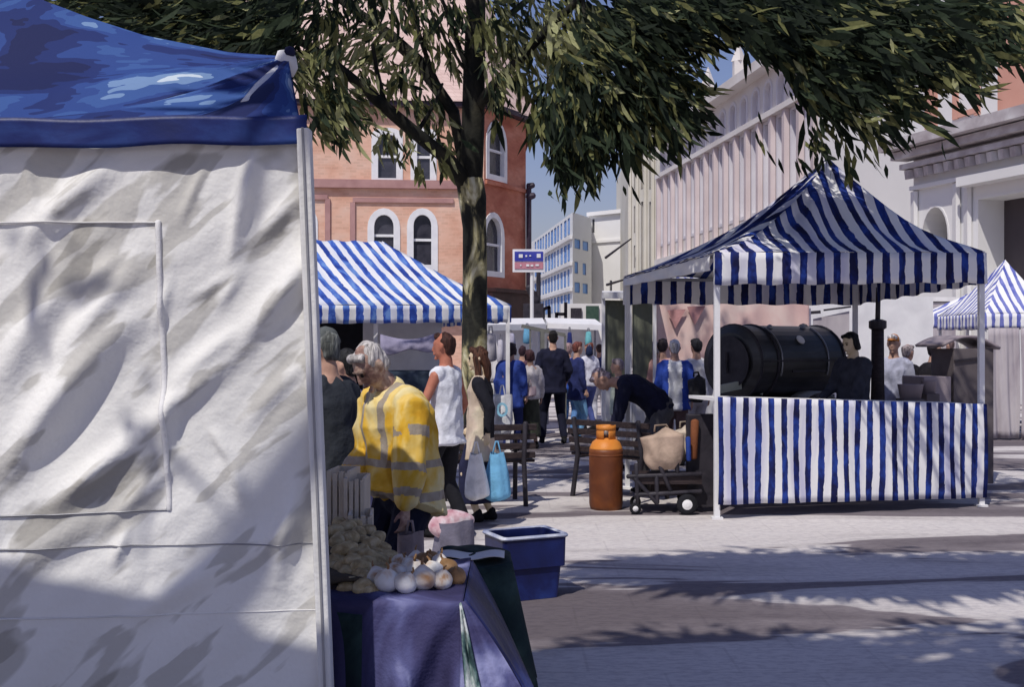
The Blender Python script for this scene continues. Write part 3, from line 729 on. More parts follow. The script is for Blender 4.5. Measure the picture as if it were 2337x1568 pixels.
# white flat roofed stalls down the middle
def flat_stall(label,x0,x1,d0,d1,y0,y1,depth=2,fall=.15,roofmat=None):
    t=thing('awning_stall',label,'market stall',(*XY(x0,d0),0))
    a=P(x0,y0,d0); b=P(x1,y1,d1); bk=V(0,depth,fall)
    mb=MB(); mb.quad([a,b,b+bk,a+bk]); mb.quad([a-V(0,0,.1),b-V(0,0,.1),b,a]); mb.build('awning',roofmat or M['white'],t,world=True,thick=.02)
    for q in (a,b,a+bk,b+bk):
        m=MB(); m.bar((q.x,q.y+.02,0),(q.x,q.y+.02,q.z-.02),.04); m.build('post',M['steel'],t,world=True)
    return t
t=flat_stall('white flat awning stall hung with lilac and blue goods to the right of the tree',1112,1245,19,20,742,740)
skirt(t,XY(1112,20.9),XY(1232,21),(1.95,1.95),(.9,.9),1,M['white'],name='back_sheet',amp=.02,n=20)
mb=MB(); mb.box(G(1172,19.6)+V(0,0,.45),(.95,.6,.9)); mb.build('counter',M['canvas'],t,world=True)
t=flat_stall('white flat awning stall with grey frame behind the man in the navy suit',1250,1376,22,21,738,742)
skirt(t,XY(1250,23.9),XY(1376,23.0),(2.0,2.0),(.9,.9),1,M['canvas'],name='back_sheet',amp=.02,n=20)
mb=MB(); mb.bar(P(1190,744,18.6),P(1290,765,18.6),.05,.06); mb.bar(P(1238,756,18.6),G(1238,18.6),.07); mb.bar(P(1210,748,18.6),G(1210,18.6),.03); mb.bar(P(1290,765,18.6),G(1290,18.6),.04)
tag(mb.build('clothes_rail',wash('grey green metal',[(.14,.14,.13),(.2,.2,.18)],5)),'slanting grey green rail on thin posts under the white awnings','rail')
def hung(px,py,w,h,d,c,label,grp='goods hung under the white awnings'):
    t=thing('hanging_bag',label,'bag',P(px,py,d),group=grp); W_=w*d/F; H_=h*d/F
    mb=MB(); mb.tube([(0,0,-H_*.5),(0,0,0),(0,0,H_*.45)],[(W_*.55,.06),(W_*.5,.08),(W_*.38,.03)],8,side=(1,0,0)); mb.build('bag_body',cloth(c,6),t,smooth=True)
    mb=MB(); mb.tube([(-W_*.2,0,H_*.4),(-W_*.1,0,H_*.75),(W_*.1,0,H_*.75),(W_*.2,0,H_*.4)],[.012]*4,5); mb.build('strap',cloth((.2,.2,.24)),t)
hung(1165,775,22,28,19.3,(.42,.40,.50),'lilac bag hanging highest under the white awning')
hung(1203,764,18,34,19.3,(.14,.36,.55),'bright blue bag hanging under the white awning')
hung(1142,800,14,50,19.2,(.55,.53,.60),'long pale lilac garment hanging next to the tree trunk')
hung(1262,800,14,44,19.5,(.55,.55,.60),'pale lilac garment hanging near the navy suited man')
hung(1343,772,15,30,20.5,(.16,.45,.48),'turquoise bag hung above the strolling shoppers')
hung(1345,800,16,18,20.4,(.012,.02,.06),'navy bag hung just below the turquoise bag')
hung(1120,790,26,60,14.2,(.38,.36,.40),'grey scarf hanging just right of the tree trunk')
hung(1300,780,12,44,20.5,(.02,.03,.14),'narrow navy garment hanging right of the suited man')
hung(1380,815,18,36,20,(.012,.02,.10),'dark blue cloth hanging against the olive sheet')

# ------------------------------------------------------------------ near left tent
lt=thing('market_tent','blue roofed tent with creased white side sheet filling the left of the view','tent',(-.6,3.3,0))
cA=Vector((-.632,3.30)); cL=Vector((-3.5,3.02))
creases=[(30,1085,300,735,60,1),(120,1175,330,1000,40,1),(330,1000,560,800,40,.8),(560,800,700,600,40,.9),(535,600,595,335,26,1.2),(505,700,560,620,22,.8),
 (60,560,260,380,45,.8),(200,690,270,590,26,.8),(385,1060,400,900,26,1.0),(400,880,545,760,28,.8),(480,985,530,1060,20,.9),(530,1060,555,1150,24,1.0),(640,1340,690,1100,34,1.0),
 (250,1200,420,1050,24,.7),(0,900,170,640,55,.7),(270,1290,300,1200,20,1.0),(420,500,475,375,16,.8),(585,560,700,440,30,.6),(150,820,330,600,40,.7),(440,690,560,610,20,.6),
 (560,1290,720,1180,40,.6),(0,1330,240,1180,50,.5),(300,1420,520,1300,45,.5),(90,480,60,360,18,.6),(620,760,740,560,36,.7),(180,1130,250,1060,20,.9),(560,980,700,830,30,.6),(360,760,395,640,18,.7)]
def tent_disp(px,py):
    h=0
    for (x0,y0,x1,y1,w_,a_) in creases:
        vx,vy=x1-x0,y1-y0; L2=vx*vx+vy*vy; t_=((px-x0)*vx+(py-y0)*vy)/L2; tc=min(1,max(0,t_))
        dx,dy=px-(x0+vx*tc),py-(y0+vy*tc); L_=math.sqrt(L2); s_=(dx*vy-dy*vx)/L_
        q=math.hypot(dx,dy)/w_
        if q<3: h+=a_*w_*.00075*math.exp(-q*q*1.6)*(1.0+1.5*(s_/w_))*math.sin(PI*min(max(t_*.8+.1,0.05),.95))
    h+=.005*math.sin(px*.008+py*.009)+.003*math.sin(px*.019+py*.021)+.0014*math.sin(px*.05+py*.055+2*math.sin(py*.01))
    return h
ecorner=2.252; eleft=2.15
def wallpt(u,v):      # u 0 corner -> 1 left
    x=lerp(cA.x,cL.x,u); y=lerp(cA.y,cL.y,u); zt=lerp(ecorner,eleft,min(u*1.1,1)); z=v*zt
    x+=(1-v)*.10*(1-u)
    px=CX+x*F/y; py=CY+(EYE-z)*F/y
    return Vector((x,y-tent_disp(px,py)*1.0,z))
us=[0+i/150*.36 for i in range(151)]+[.36+.64*i/30 for i in range(1,31)]
mb=MB(); nv=190; vs=[]
for j in range(nv+1):
    for u in us: vs.append(wallpt(u,j/nv))
fs=[]; nu=len(us)-1
for j in range(nv):
    for i in range(nu): a_=j*(nu+1)+i; fs.append((a_+1,a_,a_+nu+1,a_+nu+2))
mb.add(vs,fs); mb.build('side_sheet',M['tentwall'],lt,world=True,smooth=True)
# sewn seams and inner pole that shows through the sheet
def seam(pts,w_=.010,o=.012,mat=None,nm='seam'):
    mb=MB(); L=[]
    for (x0,y0),(x1,y1) in zip(pts[:-1],pts[1:]):
        n=max(2,int(math.hypot(x1-x0,y1-y0)/14))
        for k in range(n+(1 if (x1,y1)==pts[-1] else 0)): L.append((lerp(x0,x1,k/n),lerp(y0,y1,k/n)))
    q=[]
    for px,py in L:
        d=3.28; p_=P(px,py,d); 
        yy=lerp(cA.y,cL.y,(cA.x-p_.x)/(cA.x-cL.x)); p_=P(px,py,yy); q.append(Vector((p_.x,yy-tent_disp(px,py)-.004,p_.z)))
    mb.tube(q,[(w_,o)]*len(q),6,side=(1,0,0) if abs(pts[0][0]-pts[-1][0])<abs(pts[0][1]-pts[-1][1]) else (0,0,1)); return mb.build(nm,mat or M['canvas'],lt,world=True,smooth=True)
seam([(362,505),(372,800),(388,1163)],.009,.007,M['white'])
seam([(-200,508),(362,508)],.003,.004); seam([(388,1163),(-200,1188)],.003,.004,M['steel']); seam([(742,1240),(300,1244),(-200,1262)],.0025,.004,M['steel']); seam([(742,1392),(-200,1420)],.003,.004)
mb=MB()
pt=Vector((-.615,3.275,0)); mb.bar((pt.x+.085,pt.y,0),(pt.x-.005,pt.y,2.26),.040,.05,up=(0,1,0)); mb.build('corner_post',M['canvas'],lt,world=True,bevel=.006)
mb=MB(); mb.bar((pt.x+.085,pt.y-.028,0),(pt.x-.005,pt.y-.028,2.26),.006,.006,up=(0,1,0)); mb.build('corner_piping',M['steel'],lt,world=True)
# blue roof
Tc=[(657,128),(520,118),(330,80),(200,38),(100,0),(0,-45),(-200,-140),(-420,-260)]
def interp(L,u):
    s=u*(len(L)-1); i=min(int(s),len(L)-2); t_=s-i; return (lerp(L[i][0],L[i+1][0],t_),lerp(L[i][1],L[i+1][1],t_))
rfold=[(0,.5,.5,.028),(.0,.25,.9,.02)]
def roofpt(u,v):
    ex=lerp(cA.x,cL.x,u)-0.0; ey=lerp(cA.y,cL.y,u)-.03; ezz=lerp(2.29,2.20,min(u*1.1,1))
    E_=Vector((ex,ey,ezz)); tx,ty=interp(Tc,min(u*1.0,1)); T_=P(tx,ty,4.05)
    if u<.02: E_=E_
    p=lerp(E_,T_,v)
    sg=math.sin(PI*v)
    p.z+=-.10*sg*min(1,u*3)+.0
    ang=math.atan2(v*1.2+.02,u*2.9+.001)          # folds radiating from the corner cap
    rad=min(1,math.hypot(u*2.9,1-v))
    ang2=math.atan2((1-v)*1.3,u*3.2+1e-3); p.z+=.028*math.sin(ang2*14+.6)*math.exp(-u*1.6)*min(1,rad*2)*sg**.5
    p.z+=.018*math.sin(v*7+u*9)*sg*min(1,u*2.5)
    return p
def roofuv(u,v): return (math.atan2((1-v)*1.3,u*3.2+.02)*3.4+1.2*u+3,math.hypot(u*3,1-v)*.95)
mb=MB(); mb.grid(120,50,roofpt,0,roofuv); 
mb.grid(30,6,lambda u,v:lerp(P(*interp(Tc,u),4.05),Vector((lerp(-1.2,-4.0,u),4.9,2.25)),v)+V(0,0,-.03*math.sin(PI*v)))
c0=roofpt(0,0); t0=P(657,128,4.05); bk0=Vector((-1.2,4.9,2.25)); mb.quad([c0,bk0,t0])
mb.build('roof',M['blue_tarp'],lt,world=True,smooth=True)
mb=MB()
mb.grid(90,6,lambda u,v:Vector((lerp(cA.x+.02,cL.x,u),lerp(cA.y,cL.y,u)-.04-.006*math.sin(u*60)*v,lerp(2.30,2.21,min(u*1.1,1))-.085*v-.004*math.sin(u*37))))
mb.grid(20,4,lambda u,v:Vector((lerp(cA.x+.02,-1.2,u),lerp(cA.y-.04,4.9,u),2.30-.085*v)))
mb.build('roof_band',wash('blue tarpaulin band',[(.012,.018,.085),(.016,.028,.14),(.03,.065,.24)],4,(1,1,3),rough=.45,bump=.05),lt,world=True,smooth=True,thick=.006)
mb=MB(); p0=P(652,135,4.02); mb.lathe([(.0,.03),(.03,.028),(.04,.0),(.045,-.03),(.03,-.06)][::-1],p0,12); mb.build('corner_cap',M['white'],lt,world=True,smooth=True)
mb=MB(); p0=P(661,118,4.0); mb.lathe([(.002,-.02),(.018,-.014),(.022,0),(.015,.016),(.002,.022)],p0,12); mb.build('finial',M['navy'],lt,world=True,smooth=True)
mb=MB(); 
mb.tube([P(640,150,3.95),P(600,190,3.7),P(560,232,3.42)],[(.022,.006),(.026,.006),(.016,.006)],6); mb.build('guy_strap',M['white'],lt,world=True,smooth=True)
for k,(x,y) in enumerate(((-3.5,3.05),(-1.22,4.85),(-4.0,4.8))):
    mb=MB(); mb.bar((x,y,0),(x,y,2.2),.05); mb.build('post',M['white'],lt,world=True)

# added canopy out of view, placed so its straight edge shades the white sheet's foot
nb_=thing('shade_canopy','tall flat blue canopy added outside the left of the view to cast shade','awning',(-3.4,.6,0))
mb=MB(); mb.grid(16,8,lambda u,v:Vector((lerp(-5.4,-.3,u),lerp(-.6,lerp(2.0,1.50,u),v),3.40+.01*math.sin(u*20))))
mb.grid(16,2,lambda u,v:Vector((lerp(-5.4,-.3,u),lerp(2.0,1.50,u),3.40-.06*v)))
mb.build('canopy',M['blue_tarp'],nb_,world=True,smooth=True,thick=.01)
for x,y in ((-5.3,-.5),(-1.45,-.5),(-5.3,1.9)): mb=MB(); mb.bar((x,y,0),(x,y,3.4),.05); mb.build('post',M['white'],nb_,world=True)  # posts of the added shade canopy
# ------------------------------------------------------------------ produce tables
pn=wash('indigo table cloth',[(.035,.032,.09),(.055,.052,.14),(.10,.105,.25),(.28,.29,.50)],1.9,(1,1,.8),rough=.75,bump=.2,lo=.44,hi=.60,dist=1.0)  # palest violet tones put lit patches into the cloth colour
dgr=wash('dark green cloth',[(.008,.014,.022),(.012,.028,.03),(.03,.06,.06)],5,rough=.85)
tb=thing('produce_table','front market table under an indigo cloth carrying onions and potatoes','table',(-.5,3.6,0))
X0,X1,Y0,Y1,TZ=-.98,-.155,3.50,4.15,.80
mb=MB(); mb.box(((X0+X1)/2,(Y0+Y1)/2,TZ-.02),(X1-X0-.02,Y1-Y0-.02,.03)); mb.build('table_top',M['darkwood'],tb,world=True)
for x in (X0+.05,X1-.06):
    for y in (Y0+.06,Y1-.06): mb=MB(); mb.bar((x,y,0),(x,y,TZ-.04),.035); mb.build('leg',M['steel'],tb,world=True)
# cloth: top plus front and side drops
def drape(u,v):       # u along front (left to right) ; v 0 top back -> front edge -> ground
    x=lerp(X0,X1,u)
    if v<.2: 
        y=lerp(Y1,Y0,v/.2); return Vector((x,y,TZ+.004+.004*math.sin(x*40+y*23)))
    w_=(v-.2)/.8; z=TZ*(1-w_)
    fold=.030*math.sin(u*26+w_*2)*min(1,w_*3)+.012*math.sin(u*61-w_*3)*w_+.030*math.exp(-((u-.62-.35*w_)/.05)**2)*w_+.025*math.exp(-((u-.95+.5*w_)/.05)**2)
    return Vector((x+.02*w_*(u-.5),Y0-.015-.07*w_-fold,max(z,.01)))
mb=MB(); mb.grid(90,50,drape); mb.build('table_cloth',pn,tb,world=True,smooth=True,thick=.004)
mb=MB(); 
mb.grid(20,30,lambda u,v:Vector((lerp(X0-.02,X0+.50,u)+.01,Y0-.035-.075*(v)-.02*math.sin(u*14),TZ*(.96-.95*v))))
mb.build('green_cloth',dgr,tb,world=True,smooth=True,thick=.004)
# right side: tarpaulin that flares out to the ground
def side(u,v):        # u front->back ; v top->bottom
    y=lerp(Y0-.02,Y1-.02,u); out=.47*v**.9*(1.0-.25*u); fold=.03*math.sin(u*22+1)*v+.02*math.sin(u*41)*v
    return Vector((X1+.004+out+fold,y-.10*v*(1-u)+.02*math.sin(v*8),max(TZ*(1-v)+.005,.008)))
def scarf_mat():
    return wash('green and white patterned cloth',[(.02,.04,.05),(.06,.12,.12),(.25,.33,.32),(.7,.72,.72)],11,(1.5,1,.8),rough=.8,lo=.4,hi=.62)
mb=MB(); mb.grid(40,40,side)
mb.build('tarpaulin',wash('navy tarpaulin',[(.010,.012,.05),(.018,.024,.11),(.05,.07,.24)],3,(1,1,.6),rough=.5,lo=.38,hi=.66),tb,world=True,smooth=True,thick=.004)
def corner(u,v): return lerp(drape(1,.2+.8*v*.985)+V(-.01,-.006,0),side(0,v)+V(.0,-.012,0),u)+V(0,-.06*math.sin(PI*u)*v-.022*math.sin(u*19+v*3)*v,0)
mb=MB(); mb.grid(40,40,corner); mb.build('corner_cloth',pn,tb,world=True,smooth=True,thick=.004)
mb=MB(); mb.grid(12,40,lambda u,v:corner(.06+.26*u+.10*math.sin(v*4)*v,v)+V(0,-.012-.01*math.sin(u*9),0)); mb.build('patterned_cloth',scarf_mat(),tb,world=True,smooth=True,thick=.004)
# second table deeper inside the tent
t2=thing('produce_table','rear market table under a dark cloth holding the highest potatoes','table',(-.85,4.5,0))
mb=MB(); mb.box((-.90,4.56,.66),(.66,.78,.04)); mb.build('table_top',M['darkwood'],t2,world=True)
mb=MB(); mb.box((-.90,4.56,.342),(.68,.80,.68),taper=1.04); mb.build('table_cloth',cloth((.02,.025,.07),4),t2,world=True,bevel=.01)
# green draped crate right of the onions
gc=thing('draped_crate','crate wrapped in dark green cloth right of the onions in front of the blue bin','crate',(-.16,4.45,0))
mb=MB(); mb.box((-.15,4.46,.36),(.24,.36,.72)); mb.build('crate',M['darkwood'],gc,world=True)
def gd(u,v):
    a=u*2*PI+.4; r=1.0; cx_,cy_=-.15,4.46
    c_,s_=math.cos(a),math.sin(a); sq=1/max(abs(c_),abs(s_)) ; sq=min(sq,1.25)
    if v<.3: k=v/.3; return Vector((cx_+.145*c_*sq*k,cy_+.20*s_*sq*k,.765+.010*math.sin(a*3+k*3)-.01*k))
    k=(v-.3)/.7; return Vector((cx_+(.145+.09*k+.018*math.sin(a*7)*k)*c_*sq,cy_+(.20+.09*k+.018*math.sin(a*7)*k)*s_*sq,.755-.5*k-.03*math.sin(a*2)))
mb=MB(); mb.grid(60,24,gd); mb.build('green_cloth',dgr,gc,world=True,smooth=True,thick=.004)
mb=MB(); mb.grid(14,5,lambda u,v:Vector((lerp(-.30,-.03,u),lerp(4.30,4.44,v)-.01*math.sin(u*8),.778+.008*math.sin(u*9)))); mb.build('cloth_highlight',M['white'],gc,world=True,smooth=True,thick=.003)  # white strip stands in for highlights along the top of the cloth

def lumpy(n=12,m=9,sx=1,sy=1,sz=1,amp=.08,seed=0,tip=0):
    r=random.Random(seed); ph=[r.uniform(0,6) for _ in range(8)]
    mb=MB(); vs=[]
    for j in range(m+1):
        th=PI*j/m
        for i in range(n):
            a=2*PI*i/n; q=1+amp*(math.sin(2*a+ph[0]+th*2)*.6+math.sin(3*a+ph[1])*.3+math.sin(th*3+ph[2]+a)*.5)*math.sin(th)
            z=-math.cos(th)
            if tip: z+=tip*max(0,z)**14
            vs.append((sx*q*math.sin(th)*math.cos(a),sy*q*math.sin(th)*math.sin(a),sz*z))
    fs=[(j*n+i,j*n+(i+1)%n,(j+1)*n+(i+1)%n,(j+1)*n+i) for j in range(m) for i in range(n)]
    mb.add(vs,fs); return mb
pot_m=wash('earthy potato skin',[(.28,.20,.10),(.50,.39,.22),(.66,.56,.37)],22,rough=.9,bump=.4,bscale=90)
on_m=wash('onion skin',[(.44,.24,.12),(.66,.55,.46),(.80,.77,.73),(.82,.8,.78)],9,(1,1,.5),rough=.5,bump=.1,lo=.36,hi=.56)
on_m2=wash('brown onion skin',[(.16,.09,.04),(.30,.17,.08),(.42,.26,.14)],9,(1,1,.5),rough=.5,bump=.1)
pp_=[]
for k in range(4):
    o=lumpy(12,9,.040+.004*k,.034,.031,.09,k).build('potato',pot_m,smooth=True); pp_.append(o)
used=[False]*4
PL='earth-coloured potato in the loose heap beside the white tent post'
PG='potatoes heaped on the market tables'
def put(protos,used,k,loc,rot,label,cat,group,s=1):
    o=protos[k] if not used[k] else protos[k].copy()
    if used[k]:
        col.objects.link(o)
        for ch in protos[k].children:
            c=ch.copy(); col.objects.link(c); c.parent=o
    used[k]=True
    o.location=loc; o.rotation_euler=rot; o.scale=(s,s,s); tag(o,label,cat,group); return o
r=random.Random(4)
spots=[]
def onto(px,py,d): return P(px,py,d)
for (px,py,d) in ((775,1352,3.72),(812,1352,3.66),(848,1362,3.62),(790,1322,3.78),(828,1326,3.74),(866,1338,3.80),(806,1292,3.84),(840,1298,3.88),(876,1310,3.92),
    (770,1290,3.98),(792,1262,4.02),(822,1268,4.06),(856,1276,4.08),(768,1248,4.25),(800,1238,4.3),(832,1246,4.35),(764,1222,4.5),(790,1214,4.55),(818,1224,4.5),(846,1252,4.2),(780,1236,4.4),(900,1296,4.0),(885,1282,4.05),(812,1206,4.7),(776,1202,4.8),(838,1218,4.6),(862,1236,4.4),(874,1262,4.2),(756,1310,3.9),(764,1334,3.8),(830,1352,3.62),(796,1348,3.66),(846,1334,3.72),(826,1308,3.8),(860,1318,3.82),(892,1322,3.8),(784,1308,3.86),(778,1270,4.1),(810,1276,4.0),(846,1284,3.98),(868,1290,4.0)):
    p=P(px,py,d); p.z+=.012; s=.98+r.uniform(-.1,.12)
    put(pp_,used,r.randrange(4),p,(r.uniform(-.5,.5),r.uniform(-.5,.5),r.uniform(0,6)),PL,'potato',PG,s)
    spots.append(p)
# crates carrying the heap so nothing floats
pc=thing('potato_crate','low slatted crate under the loose potatoes','crate',(-.55,4.1,0))
mb=MB()
mb.box((-.70,3.86,.812),(.40,.46,.018)); mb.box((-.76,4.40,.755),(.30,.50,.12))
mb.build('crate_base',M['darkwood'],pc,world=True)
mb=MB(); mb.grid(10,14,lambda u,v:Vector((lerp(-.9,lerp(-.47,-.60,v),u),lerp(3.62,4.68,v),.828+.012*math.sin(u*9+v*17)))); mb.build('sacking',cloth((.07,.055,.04),8),pc,world=True,smooth=True,thick=.01)
# onions
oo=[]
for k,mm in enumerate((on_m,on_m,on_m2)):
    o=lumpy(14,10,.040,.040,.033,.02,20+k,tip=.35).build('onion',mm,smooth=True)
    q=MB(); q.tube([(0,0,.036),(.003,0,.050),(-.004,.003,.060)],[.006,.004,.003],5); q.build('stem',on_m2,o); oo.append(o)
ou=[False]*3
OL={0:'pale white onion in the front pile on the indigo cloth',2:'brown skinned onion among the white onions'}
for (px,py,d,k,s) in ((884,1356,3.62,0,1.1),(925,1362,3.60,1,1.0),(965,1348,3.64,0,1.15),(1008,1352,3.66,1,.95),(1040,1346,3.72,2,.9),(905,1330,3.74,1,1.0),(946,1322,3.76,0,1.15),(988,1330,3.78,0,1.0),(1022,1330,3.84,2,.95),
     (935,1302,3.88,1,.9),(968,1304,3.92,2,1.05),(1002,1312,3.92,0,.95),(915,1306,3.95,1,.9),(950,1290,4.02,0,.85),(985,1296,4.04,2,.8),(862,1346,3.70,1,.95)):
    z=TZ+.033*s; p=P(px,py,d); p.z=max(p.z,z)
    put(oo,ou,k,p,(r.uniform(-.6,.6),r.uniform(-.6,.6),r.uniform(0,6)),OL[2] if k==2 else OL[0],'onion','onions piled on the front table',s)
# upright slatted crates behind the potatoes
cream=wash('cream crate wood',[(.60,.52,.42),(.76,.68,.57)],4)
for i,(px,pt_,pb,d,wd,lab) in enumerate(((772,1075,1218,4.95,.085,'upright cream slatted crate nearest the tent post'),(808,1092,1226,4.9,.075,'cream slatted crate leaning behind the potatoes right of its twin'),(822,1176,1268,4.75,.085,'small cream box at the right edge of the potatoes'))):
    t=thing('wooden_crate',lab,'crate',(G(px,d).x,d,0.0 if False else P(px,pb,d).z),rz=.1*i-.1)
    H=(pb-pt_)*d/F
    mb=MB()
    for k in range(4): mb.box((-wd*.5+wd*k/3,0,H/2+.012*math.sin(k*3)),(wd*.24,.012,H-.03*(k%2)))
    mb.build('slat',cream,t)
    mb=MB(); mb.box((0,.02,H*.25),(wd*1.15,.02,.025)); mb.box((0,.02,H*.8),(wd*1.15,.02,.025)); mb.box((-wd*.55,.10,H/2),(.012,.2,H)); mb.box((wd*.55,.10,H/2),(.012,.2,H)); mb.box((0,.2,H/2),(wd*1.15,.012,H))
    mb.build('crate_frame',cream,t)
# ------------------------------------------------------------------ blue plastic bin on the ground
bb=thing('plastic_bin','deep blue open plastic bin with a rolled rim standing on the paving','bin',(G(1198,7.05).x,7.05,0),rz=.42)
bm_=wash('blue moulded plastic',[(.007,.010,.06),(.010,.018,.11),(.022,.05,.24)],3,rough=.4,bump=.03,spec=.5)
def rect_ring(w_,d_,z,rr=.03,n=4):
    pts=[]
    for cx_,cy_,a0 in ((w_-rr,d_-rr,0),(-w_+rr,d_-rr,PI/2),(-w_+rr,-d_+rr,PI),(w_-rr,-d_+rr,1.5*PI)):
        for k in range(n+1): a=a0+PI/2*k/n; pts.append(Vector((cx_+rr*math.cos(a),cy_+rr*math.sin(a),z)))
    return pts
def ringloft(mb,rings,mi=0,cap0=True,cap1=False):
    n=len(rings[0]); vs=[p for r_ in rings for p in r_]; fs=[]
    for j in range(len(rings)-1):
        for i in range(n): fs.append((j*n+i,j*n+(i+1)%n,(j+1)*n+(i+1)%n,(j+1)*n+i))
    if cap0: fs.append(tuple(range(n))[::-1])
    if cap1: fs.append(tuple((len(rings)-1)*n+i for i in range(n)))
    mb.add(vs,fs,mi)
mb=MB(); W0,D0=.215,.165
ringloft(mb,[rect_ring(W0*.82,D0*.82,.0),rect_ring(W0*.9,D0*.9,.20),rect_ring(W0*1.0,D0*1.0,.205),rect_ring(W0*1.02,D0*1.02,.385),rect_ring(W0*1.06,D0*1.06,.39),rect_ring(W0*1.06,D0*1.06,.405),rect_ring(W0*.94,D0*.93,.405),rect_ring(W0*.92,D0*.90,.30),rect_ring(W0*.80,D0*.78,.02)],0,True,True)
mb.build('bin_body',bm_,bb,smooth=False,bevel=.003)
mb=MB(); ringloft(mb,[rect_ring(W0*1.07,D0*1.07,.392),rect_ring(W0*1.085,D0*1.09,.400),rect_ring(W0*1.05,D0*1.05,.412),rect_ring(W0*.97,D0*.97,.412),rect_ring(W0*.945,D0*.94,.404)],0,False,False); mb.build('rim',wash('pale lit blue rim',[(.30,.34,.5),(.7,.72,.78)],6,rough=.4),bb)  # rim paled so the lit top edge is in its colour
# ------------------------------------------------------------------ orange gas cylinder
gcyl=thing('gas_cylinder','tall orange gas cylinder standing on the paving by the dark bench','gas cylinder',(G(1383,10.75).x,10.75,0))
om=wash('shaded rusty orange brown paint',[(.12,.034,.012),(.17,.05,.015),(.25,.075,.018)],3,rough=.5,bump=.05,spec=.35,lo=.4,hi=.66)  # brown-red body paint, also darkened as the shaded part of the cylinder
oo_m=wash('sunlit orange paint',[(.62,.20,.03),(.72,.28,.05)],4,rough=.45)  # shoulder colour brightened as the sunlit top
mb=MB(); mb.lathe([(.13,0),(.15,.0),(.16,.03),(.165,.06),(.165,.56),(.163,.59)],(0,0,0),28); mb.build('body',om,gcyl,smooth=True)
mb=MB(); mb.lathe([(.1635,.585),(.160,.60),(.135,.655),(.09,.69),(.04,.70)],(0,0,0),28); mb.build('shoulder',oo_m,gcyl,smooth=True)
mb=MB()
for a0,a1 in ((.25,1.3),(1.8,2.9),(3.4,4.4),(4.9,6.0)):
    mb.grid(8,1,lambda u,v:Vector((.092*math.cos(a0+(a1-a0)*u),.092*math.sin(a0+(a1-a0)*u),.67+.14*v)))
mb.grid(32,1,lambda u,v:Vector((.093*math.cos(2*PI*u),.093*math.sin(2*PI*u),.77+.05*v)))
mb.build('collar',wash('orange paint',[(.55,.18,.03),(.66,.25,.05)],4,rough=.45),gcyl,thick=.008,smooth=True)
mb=MB(); mb.lathe([(.03,.69),(.025,.74),(.03,.75),(.012,.78)],(0,0,0),10); mb.tube([(0,0,.735),(.05,-.02,.735)],[.012,.01],8); mb.build('valve',M['steel'],gcyl,smooth=True)
mb=MB(); mb.lathe([(.166,.52),(.168,.525),(.168,.535),(.166,.54)],(0,0,0),28); mb.build('weld_ring',om,gcyl,smooth=True)
# ------------------------------------------------------------------ slatted benches
def bench(label,a,b,facing,zt=.86):
    a=Vector((a[0],a[1],0)); b=Vector((b[0],b[1],0)); e=(b-a).normalized(); n=Vector(( -e.y,e.x,0))*facing
    t=thing('park_bench',label,'bench',(a.x,a.y,0),group='dark slatted benches round the tree')
    for k in range(4):
        m=MB(); z=zt-.05-k*.095; o=n*(.03+.02*k); m.bar(a+o+V(0,0,z),b+o+V(0,0,z+.004),.03,.062); m.build('back_slat',M['darkwood'],t,world=True,bevel=.006)
    for k in range(4):
        m=MB(); o=n*(.14+.10*k); m.bar(a+o+V(0,0,.44),b+o+V(0,0,.44),.085,.03); m.build('seat_slat',M['darkwood'],t,world=True,bevel=.006)
    L=(b-a).length
    for u in (.12,L-.12):
        c=a+e*u; m=MB(); m.tube([c+n*.0+V(0,0,zt),c+n*.07+V(0,0,.46),c+n*(-.02)+V(0,0,0)],[(.025,.03)]*3,6,side=e); m.tube([c+n*.07+V(0,0,.42),c+n*.48+V(0,0,.42),c+n*.50+V(0,0,0)],[(.025,.025)]*3,6,side=e)
        m.tube([c+n*.02+V(0,0,.66),c+n*.28+V(0,0,.66),c+n*.46+V(0,0,.64),c+n*.48+V(0,0,.42)],[(.02,.02)]*4,6,side=e); m.build('leg',M['darkmetal'],t,world=True,smooth=True)
    return t
bench('dark slatted bench passing behind the woman in the beige tunic',XY(1005,10.75),XY(1226,10.95),1,.83)
bench('dark slatted bench slanting behind the orange gas cylinder',XY(1290,11.75),XY(1478,11.0),1,.83)
# ------------------------------------------------------------------ trolley
tr=thing('hand_trolley','dark market trolley loaded with beige sacks beside the striped stall post','trolley',(G(1540,10.6).x,10.6,0))
def tp(px,py,d=10.6): return P(px,py,d)
mb=MB(); mb.bar(tp(1602,945),G(1602,10.6)+V(0,0,.04),.11,.30,up=(1,0,0)); mb.build('back_panel',M['darkmetal'],tr,world=True,bevel=.01)
mb=MB()
for (x0,y0,x1,y1) in ((1432,1088,1600,1082),(1450,1130,1600,1122),(1452,1060,1455,1150),(1498,1085,1500,1148),(1540,990,1546,1080),(1500,1050,1530,1120),(1448,1092,1500,1150)):
    for dd_ in (10.4,10.85): mb.tube([tp(x0,y0,dd_),tp(x1,y1,dd_)],[.022,.022],7)
mb.bar(tp(1440,1125,10.4),tp(1440,1125,10.85),.03); mb.bar(tp(1590,1125,10.4),tp(1590,1125,10.85),.03)
mb.build('frame',M['darkmetal'],tr,world=True,smooth=True)
mb=MB(); mb.box(tp(1520,1090,10.62),(.62,.42,.08)); mb.box(tp(1528,1108,10.7),(.40,.30,.16)); mb.build('platform',M['darkwood'],tr,world=True)
